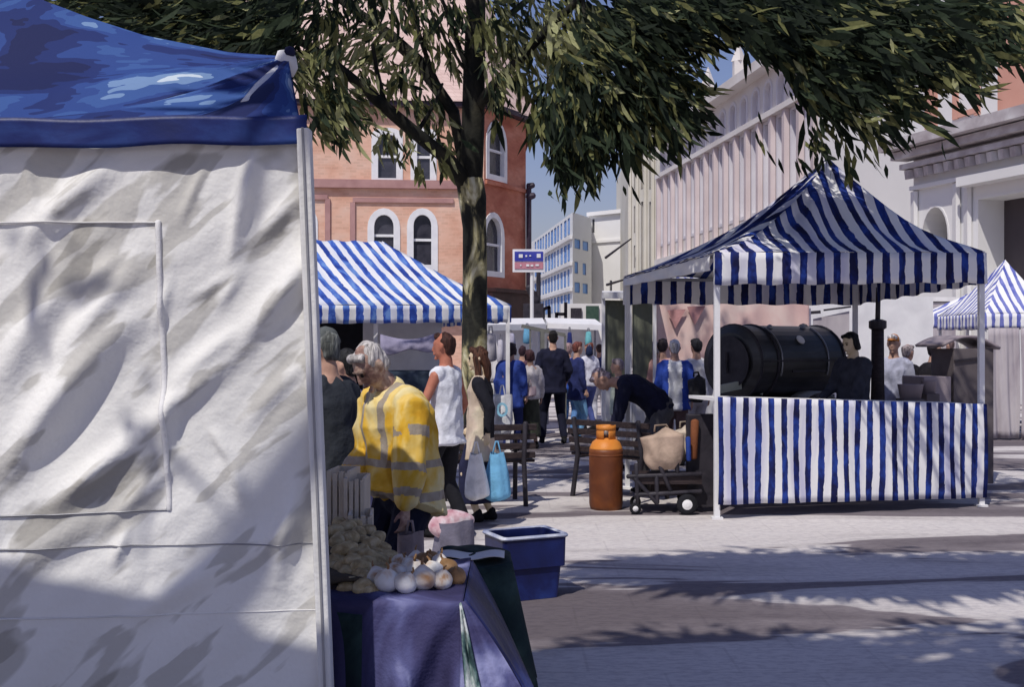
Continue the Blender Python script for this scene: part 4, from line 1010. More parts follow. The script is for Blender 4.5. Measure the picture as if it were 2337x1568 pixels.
for (px,d_,rr,py) in ((1568,10.35,.10,1137),(1568,10.9,.10,1125),(1450,10.4,.055,1152),(1450,10.85,.055,1130)):
    c=G(px,d_,rr); m=MB(); m.lathe([(rr*.55,-.02),(rr*.95,-.022),(rr,0),(rr*.95,.022),(rr*.55,.02)],c,18,axis=(0,1,0)); w_=m.build('wheel',M['black'],tr,world=True,smooth=True)
    m=MB(); m.lathe([(rr*.18,-.03),(rr*.55,-.018),(rr*.55,.018),(rr*.18,.03)],c,14,axis=(0,1,0)); h_=m.build('hub',M['white'],None); h_.data.transform(base_inv(tr)); h_.parent=w_
def sack(name,lab,px,py,d,w_,h_,c,cat='sack',seed=0,root=None):
    W_=w_*d/F; H_=h_*d/F; r_=random.Random(seed); ph=[r_.uniform(0,6) for _ in range(4)]
    mb=MB()
    def fn(u,v):
        a=u*2*PI; sx_=abs(math.cos(a))**.6*(1 if math.cos(a)>0 else -1); sy_=abs(math.sin(a))**.6*(1 if math.sin(a)>0 else -1)
        k=(math.sin(PI*min(v*.9+.24,.5)))*(1.0+.12*v)*(1-.85*max(0,v-.86)/.14); wv=1+.06*math.sin(5*a+ph[0]+v*5)+.05*math.sin(3*a+v*9+ph[1])
        return Vector((W_/2*sx_*k*wv,.15*sy_*k*wv,-H_/2+H_*v+.10*W_*math.cos(a+.6)*v*v))
    mb.grid(32,20,fn); mb.quad([fn(i/32,0) for i in range(32)][::-1])
    t=thing(name,lab,cat,P(px,py,d)); mb.build('bag_body',cloth(c,7),t,smooth=True)
    m2=MB(); m2.tube([(-W_*.22,0,H_*.46),(-W_*.2,0,H_*.62),(W_*.1,0,H_*.64),(W_*.2,0,H_*.48)],[(.010,.006)]*4,6); m2.build('handle',cloth(tuple(x*.5 for x in c),7),t,smooth=True); return t
sack('sack','large beige sack lying on the dark trolley',1512,1026,10.5,84,88,(.46,.34,.26),seed=3)
sack('sack','beige sack behind the large one nearer the striped stall',1562,1012,10.8,46,78,(.60,.50,.40),seed=5)
mb=MB(); mb.tube([tp(1583,1045,10.5),tp(1586,962,10.5)],[.035,.04],10); tag(mb.build('rolled_mat',cloth((.20,.07,.03),5),smooth=True),'rust brown roll standing on the trolley beside its dark panel','roll')
mb=MB(); mb.tube([tp(1572,1050,10.42),tp(1570,1000,10.42)],[.025,.025],8); tag(mb.build('bottle',cloth((.02,.05,.25),5),smooth=True),'small blue and black bottle standing by the rust brown roll','bottle')
bb2=sack('backpack','black bag hanging beside the white post of the striped stall',1590,888,11.4,32,60,(.02,.02,.024),'bag',8)
# ------------------------------------------------------------------ roaster
ro=thing('barrel_roaster','black barrel roaster on a trailer behind the striped counter','roaster',(G(1772,13.1).x,13.1,0))
bk=wash('sooty black steel',[(.010,.010,.011),(.02,.02,.022),(.045,.045,.05)],2,(1,1,3),rough=.42,bump=.04,spec=.5)
ax=Vector((.80,.60,0)).normalized(); c=P(1772,826,13.1); hl=.78; R_=.43
mb=MB(); mb.lathe([(.02,-hl-.05),(R_*.8,-hl-.03),(R_,-hl),(R_,hl),(R_*.8,hl+.03),(.02,hl+.05)],c,36,axis=ax); mb.build('drum',bk,ro,world=True,smooth=False,bevel=.01)
mb=MB()
for q in (-hl+.02,-hl+.30,hl-.05): mb.lathe([(R_+.012,q-.015),(R_+.02,q),(R_+.012,q+.015)],c,36,axis=ax)
n_=Vector((ax.y,-ax.x,0)); mb.bar(c+n_*(R_+.01)-ax*hl+V(0,0,.02),c+n_*(R_+.01)+ax*hl+V(0,0,.02),.02,.02); mb.bar(c+n_*(R_+.05)-ax*.3+V(0,0,-.1),c+n_*(R_+.05)+ax*.3+V(0,0,-.1),.02,.02)
mb.build('hoop',M['darkmetal'],ro,world=True)
mb=MB(); mb.bar(c-ax*hl-V(0,0,.45),c+ax*hl-V(0,0,.45),.5,.10,up=(0,0,1)); mb.build('chassis',M['darkmetal'],ro,world=True)
mb=MB(); mb.bar(P(1640,889,12.4),P(1742,868,12.6),.05,.09); mb.bar(P(1742,868,12.6),P(1735,900,12.6),.05,.05); mb.build('drawbar',wash('pale green paint',[(.40,.42,.34),(.55,.56,.48)],4),ro,world=True)
for s in (-1,1):
    wc=c+n_*.40*s; wc=Vector((wc.x+.1,wc.y,.34)); m=MB(); m.lathe([(.12,-.07),(.31,-.08),(.34,-.05),(.34,.05),(.31,.08),(.12,.07)],wc,24,axis=n_); m.build('wheel',M['black'],ro,world=True,smooth=True)
    m=MB(); m.grid(14,2,lambda u,v:wc+ax*(math.cos(PI*u)*.44)+V(0,0,math.sin(PI*u)*.40)+V(0,0,.32)+n_*(lerp(-.12,.12,v))); m.build('mudguard',wash('grey painted steel',[(.26,.27,.26),(.42,.43,.42)],3,rough=.4),ro,world=True,smooth=True,thick=.02)
m=MB(); m.tube([c+ax*.5+V(0,0,R_-.02),c+ax*.5+V(0,0,R_+.0)],[.06,.06],10); m.build('flue',bk,ro,world=True)
mb=MB(); q=[c+n_*(R_+.006)*math.cos(a_)+V(0,0,(R_+.006)*math.sin(a_)) for a_ in [math.radians(k) for k in range(-20,75,8)]]
for k in range(len(q)-1): mb.bar(q[k]-ax*.42,q[k+1]-ax*.42,.014,.02); mb.bar(q[k]+ax*.42,q[k+1]+ax*.42,.014,.02)
mb.build('door_edge',M['steel'],ro,world=True)
for u_ in (-.3,.3):
    mb=MB(); mb.lathe([(.03,-.02),(.035,0),(.03,.02)],c+n_*(R_*.35)+ax*u_+V(0,0,R_*.95),10,axis=ax); mb.build('hinge',M['steel'],ro,world=True)
mb=MB(); mb.lathe([(.055,0),(.06,.01),(.055,.02),(.0,.022)],c+n_*(R_+.005)*.8+V(0,0,R_*.6),14,axis=n_+V(0,0,.7)); mb.build('gauge',M['white'],ro,world=True)
mb=MB(); mb.lathe([(.30,-.0),(.31,.02),(.0,.03)],c-ax*(hl+.05),24,axis=-ax); mb.bar(c-ax*(hl+.1)+V(0,0,-.12),c-ax*(hl+.1)+V(0,0,.12),.02,.03); mb.build('end_plate',M['darkmetal'],ro,world=True)
# tall dark stove pipe behind the counter
sp=thing('stove_pipe','tall dark stove pipe with a collar behind the middle of the striped counter','stove pipe',(G(2003,12.7).x,12.7,0))
mb=MB(); mb.lathe([(.085,0),(.08,.95),(.075,1.1),(.07,1.84)],(0,0,0),14); mb.build('lower_pipe',M['darkwood'],sp,smooth=True)
mb=MB(); mb.lathe([(.07,1.78),(.10,1.80),(.10,1.88),(.05,1.9)],(0,0,0),14); mb.build('collar',M['darkmetal'],sp)
mb=MB(); mb.tube([(0,0,1.88),(.01,0,2.3)],[.03,.028],10); mb.build('upper_pipe',M['darkmetal'],sp,smooth=True)
# grey hooded cabinet
hc=thing('serving_cabinet','grey brown serving cabinet with a curved hood at the right end of the counter','cabinet',(G(2195,12.9).x,12.9,0),rz=.15)
cm=wash('grey brown panel',[(.085,.07,.075),(.14,.12,.125)],3,rough=.6); hm=wash('mauve metal hood',[(.24,.20,.22),(.33,.28,.30)],3,rough=.5)
mb=MB(); mb.box((0,0,.78),(.50,.5,1.56)); mb.build('cabinet_body',cm,hc,bevel=.01)
mb=MB(); mb.grid(14,4,lambda u,v:Vector((lerp(-.42,.30,u),lerp(-.30,.30,v),1.50+.20*math.sin(PI*(.15+.75*u))))); mb.build('hood',hm,hc,smooth=True,thick=.03)
mb=MB(); mb.box((-.46,-.02,.62),(.34,.5,1.24)); mb.build('side_shelf',hm,hc,bevel=.01)
mb=MB(); mb.bar((-.25,-.27,1.42),(.1,-.27,1.46),.02,.02); mb.build('handle',M['darkmetal'],hc)
# low mauve boxes on the far side of the counter
for i,(px,py,d_,w_,h_) in enumerate(((2078,892,11.9,60,34),(2120,880,12.1,36,30))):
    t=thing('serving_tray',('wide low mauve tray','small mauve tub')[i]+' on the counter below the dark figures','tray',P(px,py+14,d_))
    mb=MB(); W_=w_*d_/F; H_=h_*d_/F; mb.lathe([(W_*.4,-.02),(W_*.5,H_*.8),(W_*.53,H_*.85),(W_*.46,H_*.85),(W_*.38,.0)],(0,0,0),14,sy=.6); mb.build('tray_body',hm,t,smooth=True)
    mb=MB(); mb.box((0,0,-.5),(W_*.8,.25,.96)); mb.build('stand',cm,t)
# ------------------------------------------------------------------ shopping bags
def carrier(lab,top,w_,h_,c,depth=.10,cat='bag',seed=0,handle=.10,name='carrier_bag',flare=1.0,mat=None):
    t=thing(name,lab,cat,(top[0],top[1],top[2]-h_-handle))
    mb=MB(); r_=random.Random(seed); ph=[r_.uniform(0,6) for _ in range(4)]
    def fn(u,v):
        a=u*2*PI; wv=1+.10*math.sin(3*a+ph[0]+v*3)+.06*math.sin(7*a+ph[1])
        k=lerp(1.0,.45,v**1.5) if flare>0 else 1-.08*v
        bt=min(1,.55+v*6) 
        return Vector((w_/2*math.cos(a)*wv*k*bt,depth*math.sin(a)*wv*k*bt,h_*v+.01*math.sin(a*2+ph[2])))
    mb.grid(28,16,fn); mb.quad([fn(i/28,0) for i in range(28)][::-1]); mb.build('bag_body',mat or cloth(c,8),t,smooth=True)
    if handle: mb=MB(); mb.tube([(-w_*.14,0,h_*.97),(-.01,0,h_+handle),(.01,0,h_+handle),(w_*.14,0,h_*.97)],[(.008,.004)]*4,6); mb.build('handle',mat or cloth(c,8),t,smooth=True)
    return t
# ------------------------------------------------------------------ the plane tree over the market
bark=wash('tree bark',[(.014,.016,.014),(.022,.022,.018),(.04,.04,.03),(.30,.27,.14),(.56,.52,.34),(.70,.68,.5)],2.4,(1.5,1.5,.6),rough=.9,bump=.6,bscale=18,lo=.38,hi=.66,dist=1.2)
barkd=wash('dark branch bark',[(.008,.009,.008),(.02,.02,.016),(.05,.045,.03)],5,(1,1,.6),rough=.9,bump=.4,bscale=20)
TD=11.3
def limb(mb,pts,n=9):
    P3=[P(x,y,d) for x,y,d,r in pts]; mb.tube(P3,[r*d/F for x,y,d,r in pts],n)
tree=thing('plane_tree','tall leafy tree with a mottled pale and dark trunk growing between the benches','tree',(G(1082,TD).x,TD,0))
mb=MB()
tp_=[(1078,1185,TD,44),(1078,1150,TD,34),(1080,1050,TD,31),(1082,900,TD,30),(1083,760,TD,29),(1084,620,TD,28),(1083,520,TD,27),(1078,450,TD,32),(1072,412,TD,31)]
limb(mb,tp_,16); mb.build('trunk',bark,tree,world=True,smooth=True)
mb=MB()
limb(mb,[(1072,425,TD,29),(1078,350,TD,26),(1080,270,TD,26),(1082,160,TD,25),(1085,60,TD,23),(1088,-60,TD,20),(1085,-260,TD,14),(1090,-480,TD,7)],12)
def br(*a): limb(mb,a,8)
br((1066,425,TD,22),(1025,365,11.1,17),(950,305,10.9,16),(880,245,10.8,15),(800,175,10.6,12),(740,125,10.5,10),(640,70,10.2,8),(480,30,10,5),(300,10,9.8,3))
br((800,175,10.6,9),(765,150,10.5,8),(730,120,10.5,7),(690,122,10.5,4),(650,130,10.4,2))
br((1062,400,TD,13),(1045,310,11.4,12),(1035,255,11.5,14),(1000,205,11.5,14),(955,140,11.6,16),(890,80,11.7,14),(820,30,11.8,11),(700,-60,12,8),(520,-150,12,5))
br((1010,215,11.5,7),(985,160,11.4,6),(960,90,11.3,5),(940,0,11.3,4))
br((1084,255,TD,14),(1125,195,11.1,12),(1190,130,10.9,11),(1260,55,10.7,10),(1330,-10,10.5,8),(1450,-60,10.2,7),(1650,-60,10,6),(1900,0,9.8,4))
br((1260,55,10.7,6),(1330,60,10.5,5),(1420,110,10.3,4),(1500,170,10.3,3))
br((1082,100,TD,10),(1130,60,11.6,8),(1190,10,11.8,7),(1300,-80,12,6),(1500,-140,12.2,5))
br((1082,200,TD,8),(1060,140,11.2,6),(1035,70,11.2,5),(1010,0,11,4))
br((1083,180,TD,6),(1055,150,11.2,4),(1020,95,11,3),(985,30,11,3))
br((950,305,10.9,6),(990,240,11,4),(1010,190,11,3)); br((880,245,10.8,7),(860,160,10.8,5),(850,100,10.7,4))
br((1450,-60,10.2,5),(1560,60,10,4),(1640,160,9.9,3)); br((1650,-60,10,5),(1800,70,9.8,4),(1950,160,9.6,3),(2050,240,9.5,2)); br((1900,0,9.8,4),(2080,80,9.7,3),(2230,170,9.6,2))
br((1850,-10,9.8,3),(1870,140,9.7,3),(1890,260,9.7,2)); br((1330,-10,10.5,5),(1340,120,10.5,4),(1345,260,10.5,3),(1330,370,10.5,2))
br((640,70,10.2,4),(720,180,10.2,3),(770,290,10.2,2))
mb.build('branch',barkd,tree,world=True,smooth=True)
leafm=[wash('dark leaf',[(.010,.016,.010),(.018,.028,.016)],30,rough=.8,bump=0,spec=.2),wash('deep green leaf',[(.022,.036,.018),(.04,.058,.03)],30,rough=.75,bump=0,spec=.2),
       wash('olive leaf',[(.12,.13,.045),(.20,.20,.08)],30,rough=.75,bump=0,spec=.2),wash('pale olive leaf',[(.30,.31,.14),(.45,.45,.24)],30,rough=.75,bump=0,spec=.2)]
for m in leafm[2:]:
    b=m.node_tree.nodes['Principled BSDF']
for m in leafm:
    nt=m.node_tree; b=nt.nodes['Principled BSDF']; o_=nt.nodes['Material Output']; tr_=nt.nodes.new('ShaderNodeBsdfTranslucent'); mx=nt.nodes.new('ShaderNodeMixShader'); mx.inputs[0].default_value=.3
    nt.links.new(b.inputs['Base Color'].links[0].from_socket,tr_.inputs['Color']); nt.links.new(b.outputs[0],mx.inputs[1]); nt.links.new(tr_.outputs[0],mx.inputs[2]); nt.links.new(mx.outputs[0],o_.inputs['Surface'])
LV=[];LF=[];LM=[]
rt=random.Random(21)
def leaf(p,d,ln,wd,mi,face=None):
    d=d.normalized(); 
    x=d.cross(Vector((rt.gauss(0,.6),-1+rt.gauss(0,.5),rt.gauss(0,.6))));
    if x.length<1e-3: x=d.orthogonal()
    x.normalize(); nn=d.cross(x); b=len(LV)
    m1=p+d*ln*.35; m2=p+d*ln*.7+nn*(-.08*ln); e=p+d*ln+nn*(-.18*ln)
    LV.extend([tuple(p),tuple(m1+x*wd*.5),tuple(m1-x*wd*.5),tuple(m2+x*wd*.36),tuple(m2-x*wd*.36),tuple(e)])
    LF.extend([(b,b+2,b+1),(b+1,b+2,b+4,b+3),(b+3,b+4,b+5)]); LM.extend([mi]*3)
def sprig(p,dr,n,tone,sc=1.0):
    """fan of long leaves hanging from one twig"""
    for _ in range(n):
        q=p+dr*rt.uniform(0,.16)*sc+Vector((rt.gauss(0,.035),rt.gauss(0,.05),rt.gauss(0,.03)))*sc
        d=dr+Vector((rt.gauss(0,.30),rt.gauss(0,.4),rt.gauss(0,.30)))
        t_=min(3,max(0,int(round(rt.gauss(tone,.75)))))
        leaf(q,d,rt.uniform(.11,.23)*sc,rt.uniform(.024,.046)*sc,t_)
# clumps: centre px,py ; radii ; how many twigs ; tone ; direction dx,dz ; depth
clumps=[
 (300,20,130,55,110,.3,(-.9,-.25),9.9),(430,45,150,60,240,.2,(-.8,-.2),10),(560,55,130,60,260,.2,(-.6,-.3),10.2),(250,-30,180,60,120,.3,(-.9,-.1),10),(640,50,90,65,120,.5,(-.4,-.5),10.2),
 (720,20,130,50,110,.6,(-.3,-.6),10.8),(850,10,120,45,110,.8,(.2,-.9),11),(960,25,120,50,110,.9,(.2,-.9),11.4),
 (735,215,60,90,130,1.0,(.45,-.9),10.2),(760,280,50,50,70,1.2,(.55,-.8),10.2),(700,170,40,50,30,1.4,(.5,-.8),10.3),(720,110,60,50,60,1.6,(-.2,-.8),10.4),(790,230,50,50,40,1.6,(.5,-.8),10.5),
 (800,110,90,70,90,2.0,(-.5,-.6),11),(870,200,60,60,50,1.5,(.4,-.8),11.2),(900,120,70,60,50,2.0,(-.5,-.7),11.5),(960,230,60,70,56,1.1,(.3,-.9),11.3),(1000,300,40,60,50,1.2,(.3,-.9),11.2),(930,330,30,60,18,1.6,(.2,-.9),11.1),(860,310,30,60,22,1.6,(.2,-1),11),
 (1020,120,50,90,70,1.5,(.2,-1),11.6),(1150,80,70,60,80,1.4,(.2,-.9),11),(1160,170,50,60,60,1.8,(.2,-1),11),(1140,240,28,40,26,1.1,(.1,-1),11.1),(1230,110,70,60,70,2.2,(.2,-.8),11),(1190,20,90,50,100,.8,(.3,-.8),11.2),
 (1300,60,90,70,110,2.3,(.3,-.8),10.8),(1320,130,90,60,90,2.2,(.5,-.7),10.7),(1280,210,60,80,150,.7,(.0,-1),10.5),(1330,250,70,90,230,.4,(.05,-1),10.4),(1310,330,55,70,130,.5,(.1,-1),10.4),(1350,340,45,50,70,.6,(.0,-1),10.4),(1240,260,35,50,36,1.3,(-.1,-1),10.6),(1290,390,25,25,14,1.0,(.1,-1),10.5),
 (1410,60,90,70,170,.5,(.6,-.6),10.4),(1420,160,80,80,190,.7,(.6,-.8),10.3),(1450,230,80,70,180,.5,(.5,-.9),10.2),(1430,300,50,50,70,.8,(.3,-1),10.2),(1500,270,55,60,90,.6,(.4,-1),10.2),(1560,270,40,45,50,.7,(.6,-.9),10.2),
 (1500,40,110,70,240,.2,(.7,-.5),10.2),(1510,130,60,60,110,.6,(.8,-.7),10.2),(1580,190,35,40,30,.9,(.8,-.7),10.1),(1620,20,100,40,170,.3,(.8,-.5),10),(1620,90,40,30,24,.9,(.8,-.6),10),
 (1740,30,120,55,260,.1,(.8,-.4),9.9),(1800,90,90,50,160,.3,(.8,-.6),9.8),(1880,50,120,70,300,.1,(.8,-.5),9.8),(1880,150,70,60,150,.4,(.7,-.7),9.7),(1920,220,70,55,120,.5,(.8,-.6),9.6),(1960,130,90,80,240,.2,(.9,-.6),9.6),(2020,200,80,50,110,.6,(.9,-.6),9.5),(1840,200,45,45,40,1.0,(.5,-.9),9.7),
 (2030,60,120,70,280,.2,(.9,-.4),9.7),(2120,100,90,60,160,.5,(.9,-.6),9.6),(2170,170,70,45,70,.8,(.9,-.7),9.6),(2200,50,100,50,130,.6,(1,-.5),9.7),(2260,120,60,60,60,.9,(.9,-.8),9.6),(2310,60,50,60,36,1.1,(.9,-.8),9.6),(1990,270,60,35,36,.9,(.9,-.7),9.6),(1880,310,40,30,14,.8,(.3,-1),9.7),(1910,360,35,25,10,.6,(.4,-.9),9.6),(2080,250,60,30,24,1.1,(.9,-.6),9.5),
]
for (cx_,cy_,rx_,ry_,n,tone,(dx,dz),d) in clumps:
    mid=690<cx_<1240
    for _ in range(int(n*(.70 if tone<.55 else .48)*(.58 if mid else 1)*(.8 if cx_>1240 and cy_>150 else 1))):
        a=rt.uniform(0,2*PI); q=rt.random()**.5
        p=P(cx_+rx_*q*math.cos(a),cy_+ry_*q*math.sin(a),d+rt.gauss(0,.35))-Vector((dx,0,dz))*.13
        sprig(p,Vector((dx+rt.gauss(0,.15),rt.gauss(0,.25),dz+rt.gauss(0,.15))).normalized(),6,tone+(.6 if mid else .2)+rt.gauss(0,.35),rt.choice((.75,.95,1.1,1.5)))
# loose single leaves at the fringe
for _ in range(70):
    px=rt.choice([rt.uniform(1200,1640),rt.uniform(1700,2300)]); py=rt.uniform(180,430) if px<1640 else rt.uniform(150,370)
    if 1480<px<1640 and py>340: continue
    if px>2150 and py>230: continue
    sprig(P(px,py,10+rt.gauss(0,.4)),Vector((.4,rt.gauss(0,.3),-1)),rt.choice([1,1,2,3]),.9)
# the crown above the frame
def crown(cx_,cy_,cz_,rx_,ry_,rz_,n,tone,sc=1.6,dr=None,hollow=.3):
    for _ in range(n):
        while True:
            v=Vector((rt.uniform(-1,1),rt.uniform(-1,1),rt.uniform(-1,1)))
            if hollow<v.length<1: break
        p=Vector((cx_+v.x*rx_,cy_+v.y*ry_,cz_+v.z*rz_))
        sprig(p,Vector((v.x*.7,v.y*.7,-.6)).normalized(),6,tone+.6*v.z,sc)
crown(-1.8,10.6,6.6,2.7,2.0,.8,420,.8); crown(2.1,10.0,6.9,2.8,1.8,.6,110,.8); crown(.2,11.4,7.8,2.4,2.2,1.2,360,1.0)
mb=MB(); mb.v=LV; mb.f=LF; mb.m=LM; mb.uv=[[(0,0)]*len(f) for f in LF]
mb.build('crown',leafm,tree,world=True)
# second tree added behind the viewer: crown clumps placed to shade paving and tent
LV=[];LF=[];LM=[]
t2_=thing('plane_tree','leafy tree added behind the viewer to dapple the foreground with shade','tree',(-4.6,-1.2,0))
mb=MB(); mb.tube([(-4.6,-1.2,0),(-4.55,-1.2,2.2),(-4.3,-1.0,3.6),(-3.6,-.6,5.2),(-3.4,-.4,7)],[.2,.16,.14,.1,.05],12)
mb.build('trunk',bark,t2_,world=True,smooth=True)  # trunk of the added shade tree
mb=MB(); 
mb.tube([(-4.3,-1.0,3.6),(-3.0,.2,4.9),(-1.2,1.0,5.8),(1.0,1.4,6.3)],[.10,.08,.06,.03],8); mb.tube([(-3.6,-.6,5.0),(-1.8,-1.2,6.0),(.6,-1.0,6.6)],[.08,.06,.03],8); mb.tube([(-4.4,-1.1,3.2),(-4.2,.6,4.4),(-3.8,1.6,4.9)],[.07,.05,.02],8)
mb.build('branch',barkd,t2_,world=True,smooth=True)  # branches of the added shade tree
crown(.8,4.4,5.7,1.9,.40,.3,850,.7,2.0,hollow=.0); crown(-.75,1.7,5.9,.8,.55,.4,800,.7,2.0,hollow=.0); crown(1.0,1.75,5.9,1.5,.8,.4,420,.7,2.0,hollow=.0); crown(-2.9,.7,5.0,1.0,.9,.5,30,.7,1.3); crown(-2.9,-2.2,6.3,2.0,1.4,.8,120,.7,2.4)
mb=MB(); mb.v=LV; mb.f=LF; mb.m=LM; mb.uv=[[(0,0)]*len(f) for f in LF]
mb.build('crown',leafm,t2_,world=True)  # crown of the added tree, there to cast shade
# ------------------------------------------------------------------ people
_hm={}
def hairmat(c):
    if c not in _hm:
        m=wash('hair',[tuple(x*.45 for x in c),c,tuple(min(.9,x*1.5) for x in c)],26,(1,1,.18),rough=.65,bump=0,lo=.38,hi=.62,dist=1.5)
        nt=m.node_tree; n2=noise(nt,60,2,.6,mapping(nt,'Object',(1,1,.15))); bp=nt.nodes.new('ShaderNodeBump'); bp.inputs['Strength'].default_value=.7; bp.inputs['Distance'].default_value=.02
        nt.links.new(n2.outputs['Fac'],bp.inputs['Height']); nt.links.new(bp.outputs['Normal'],nt.nodes['Principled BSDF'].inputs['Normal']); _hm[c]=m
    return _hm[c]
def ik(a,b,l1,l2,pole):
    a=Vector(a); b=Vector(b); d=b-a; L=min(max(d.length,.05),(l1+l2)*.999); d.normalize(); b=a+d*L
    x=(l1*l1-l2*l2+L*L)/(2*L); h=math.sqrt(max(l1*l1-x*x,0)); p=Vector(pole); p=(p-d*p.dot(d))
    if p.length<1e-5: p=d.orthogonal()
    p.normalize(); return a+d*x+p*h,b
def hand(mb,w_,dr,side,s,curl=.5):
    """palm, four unequal fingers bent at the knuckles and a thumb leaving the side of the palm"""
    dr=dr.normalized(); n=Vector(side); n=(n-dr*n.dot(dr)).normalized(); t_=dr.cross(n)   # n palm normal, t_ across
    pe=w_+dr*.085*s
    mb.tube([w_-dr*.01*s,w_+dr*.03*s,w_+dr*.07*s,pe],[(.024*s,.018*s),(.034*s,.016*s),(.038*s,.015*s),(.034*s,.012*s)],8,side=t_)
    for k,(o,l) in enumerate(((-.028,.068),(-.010,.078),(.010,.074),(.027,.058))):
        a=pe-dr*.006*s+t_*o*s; c=curl+.12*k
        d1=(dr*math.cos(c*.6)+n*math.sin(c*.6)); d2=(dr*math.cos(c*1.5)+n*math.sin(c*1.5)); d3=(dr*math.cos(c*2.2)+n*math.sin(c*2.2))
        b_=a+d1*l*.45*s; c_=b_+d2*l*.32*s; e=c_+d3*l*.23*s
        mb.tube([a,b_,c_,e],[.0095*s,.0088*s,.008*s,.0065*s],6)
    a=w_+dr*.025*s-t_*.026*s; b_=a-t_*.026*s+dr*.026*s+n*.008*s; c_=b_+dr*.028*s+n*.014*s-t_*.004*s
    mb.tube([a,b_,c_],[.0125*s,.011*s,.008*s],6)
def person(label,px,pyfoot,H=1.75,d=None,face=0,lean=0,curve=0,headyaw=0,headpitch=0,top=(.02,.02,.05),bottom=(.03,.03,.05),skin=None,hair=(.03,.02,.015),hairlen='short',
           lh=None,rh=None,lf=(-.10,.04),rf=(.10,-.04),voxel=.014,sleeve='long',shoe=(.01,.01,.012),skirt_len=None,coat_len=None,group=None,build=1.0,hipdrop=0,loc=None,face_detail=False,topmat=None,toprule=None,botmat=None,hat=None,extra=None,hipshift=0,ret=False,curls=0,coatk=1.14):
    """forward is local +Y; face is the heading in degrees, 0 = away from the camera, 90 = towards the left of the picture, 180 = at the camera"""
    d=d or dist_ground(pyfoot); s=H/1.75
    L=G(px,d) if loc is None else Vector(loc)
    t=thing('person',label,'person',L,rz=math.radians(face),group=group)
    skin=skin or M['skin']; B=build
    lr=math.radians(lean); cr_=math.radians(curve)
    hip=V(0,hipshift,(.93-hipdrop)*s)
    X=V(1,0,0)
    # spine
    pts=[hip-V(0,0,.04*s)]; p=hip.copy(); ang=lr; ln=[.12,.14,.14,.10,.07,.06]; ds=[]
    for k,l in enumerate(ln):
        a=lr+cr_*(k/3.0 if k<4 else 1.33); dv=V(0,math.sin(a),math.cos(a)); p=p+dv*l*s; pts.append(p.copy()); ds.append(dv)
    # pts:0 pelvis 1 waist 2 ribs 3 chest 4 shoulder 5 neck 6 neck top
    def tw(k,o=0): return [(x+o)*1.0 for x in k]
    body=MB(); tor=[(.150*s*B,.105*s*B),(.140*s*B,.105*s*B),(.150*s*B,.110*s*B),(.168*s*B,.115*s*B),(.150*s*B,.075*s*B),(.062*s,.060*s),(.056*s,.056*s)]
    body.tube(pts,tor,14,side=X)
    ud=ds[3]; fwd=V(0,ud.z,-ud.y)
    sh={}
    for sd in (-1,1): sh[sd]=pts[4]+X*sd*.165*s*min(B,1.08)-ud*.015*s
    body.tube([sh[-1],pts[4]-ud*.0,sh[1]],[.056*s,.072*s,.056*s],10)
    # head
    hp=math.radians(headpitch); hy=math.radians(headyaw); a=math.atan2(ds[5].y,ds[5].z)*.35+hp
    R=Matrix.Rotation(hy,3,'Z')@Matrix.Rotation(-a,3,'X')
    hc=pts[6]+R@V(0,.022*s,.100*s); Hs=s
    def hpnt(x,y,z): return hc+R@V(x*Hs,y*Hs,z*Hs)
    hx=R@X
    body.tube([hpnt(0,.018,-.105),hpnt(0,.016,-.075),hpnt(0,.005,-.03),hpnt(0,-.004,.03),hpnt(0,-.008,.075),hpnt(0,-.008,.105)],[(.034*s,.036*s),(.054*s,.066*s),(.068*s,.086*s),(.075*s,.096*s),(.064*s,.082*s),(.036*s,.046*s)],14,side=hx)
    body.tube([pts[5],hpnt(0,-.015,-.06)],[.058*s,.052*s],10)
    body.tube([hpnt(0,.090,.012),hpnt(0,.100,-.012),hpnt(0,.108,-.034),hpnt(0,.094,-.042)],[(.009*s,.010*s),(.011*s,.012*s),(.015*s,.013*s),(.012*s,.008*s)],6,side=hx)
    body.tube([hpnt(-.036,.078,.026),hpnt(0,.090,.028),hpnt(.036,.078,.026)],[.011*s]*3,6)
    body.tube([hpnt(-.020,.088,-.066),hpnt(0,.096,-.066),hpnt(.020,.088,-.066)],[.009*s]*3,6)
    body.tube([hpnt(0,.078,-.100),hpnt(0,.070,-.112)],[.020*s,.016*s],6)
    for sd in (-1,1): body.tube([hpnt(sd*.074,-.008,-.028),hpnt(sd*.082,-.014,.0),hpnt(sd*.080,-.014,.022)],[(.009*s,.014*s),(.010*s,.020*s),(.008*s,.014*s)],6,side=hx)
    # arms
    wr={}
    dflt={-1:lh,1:rh}; slv=MB()
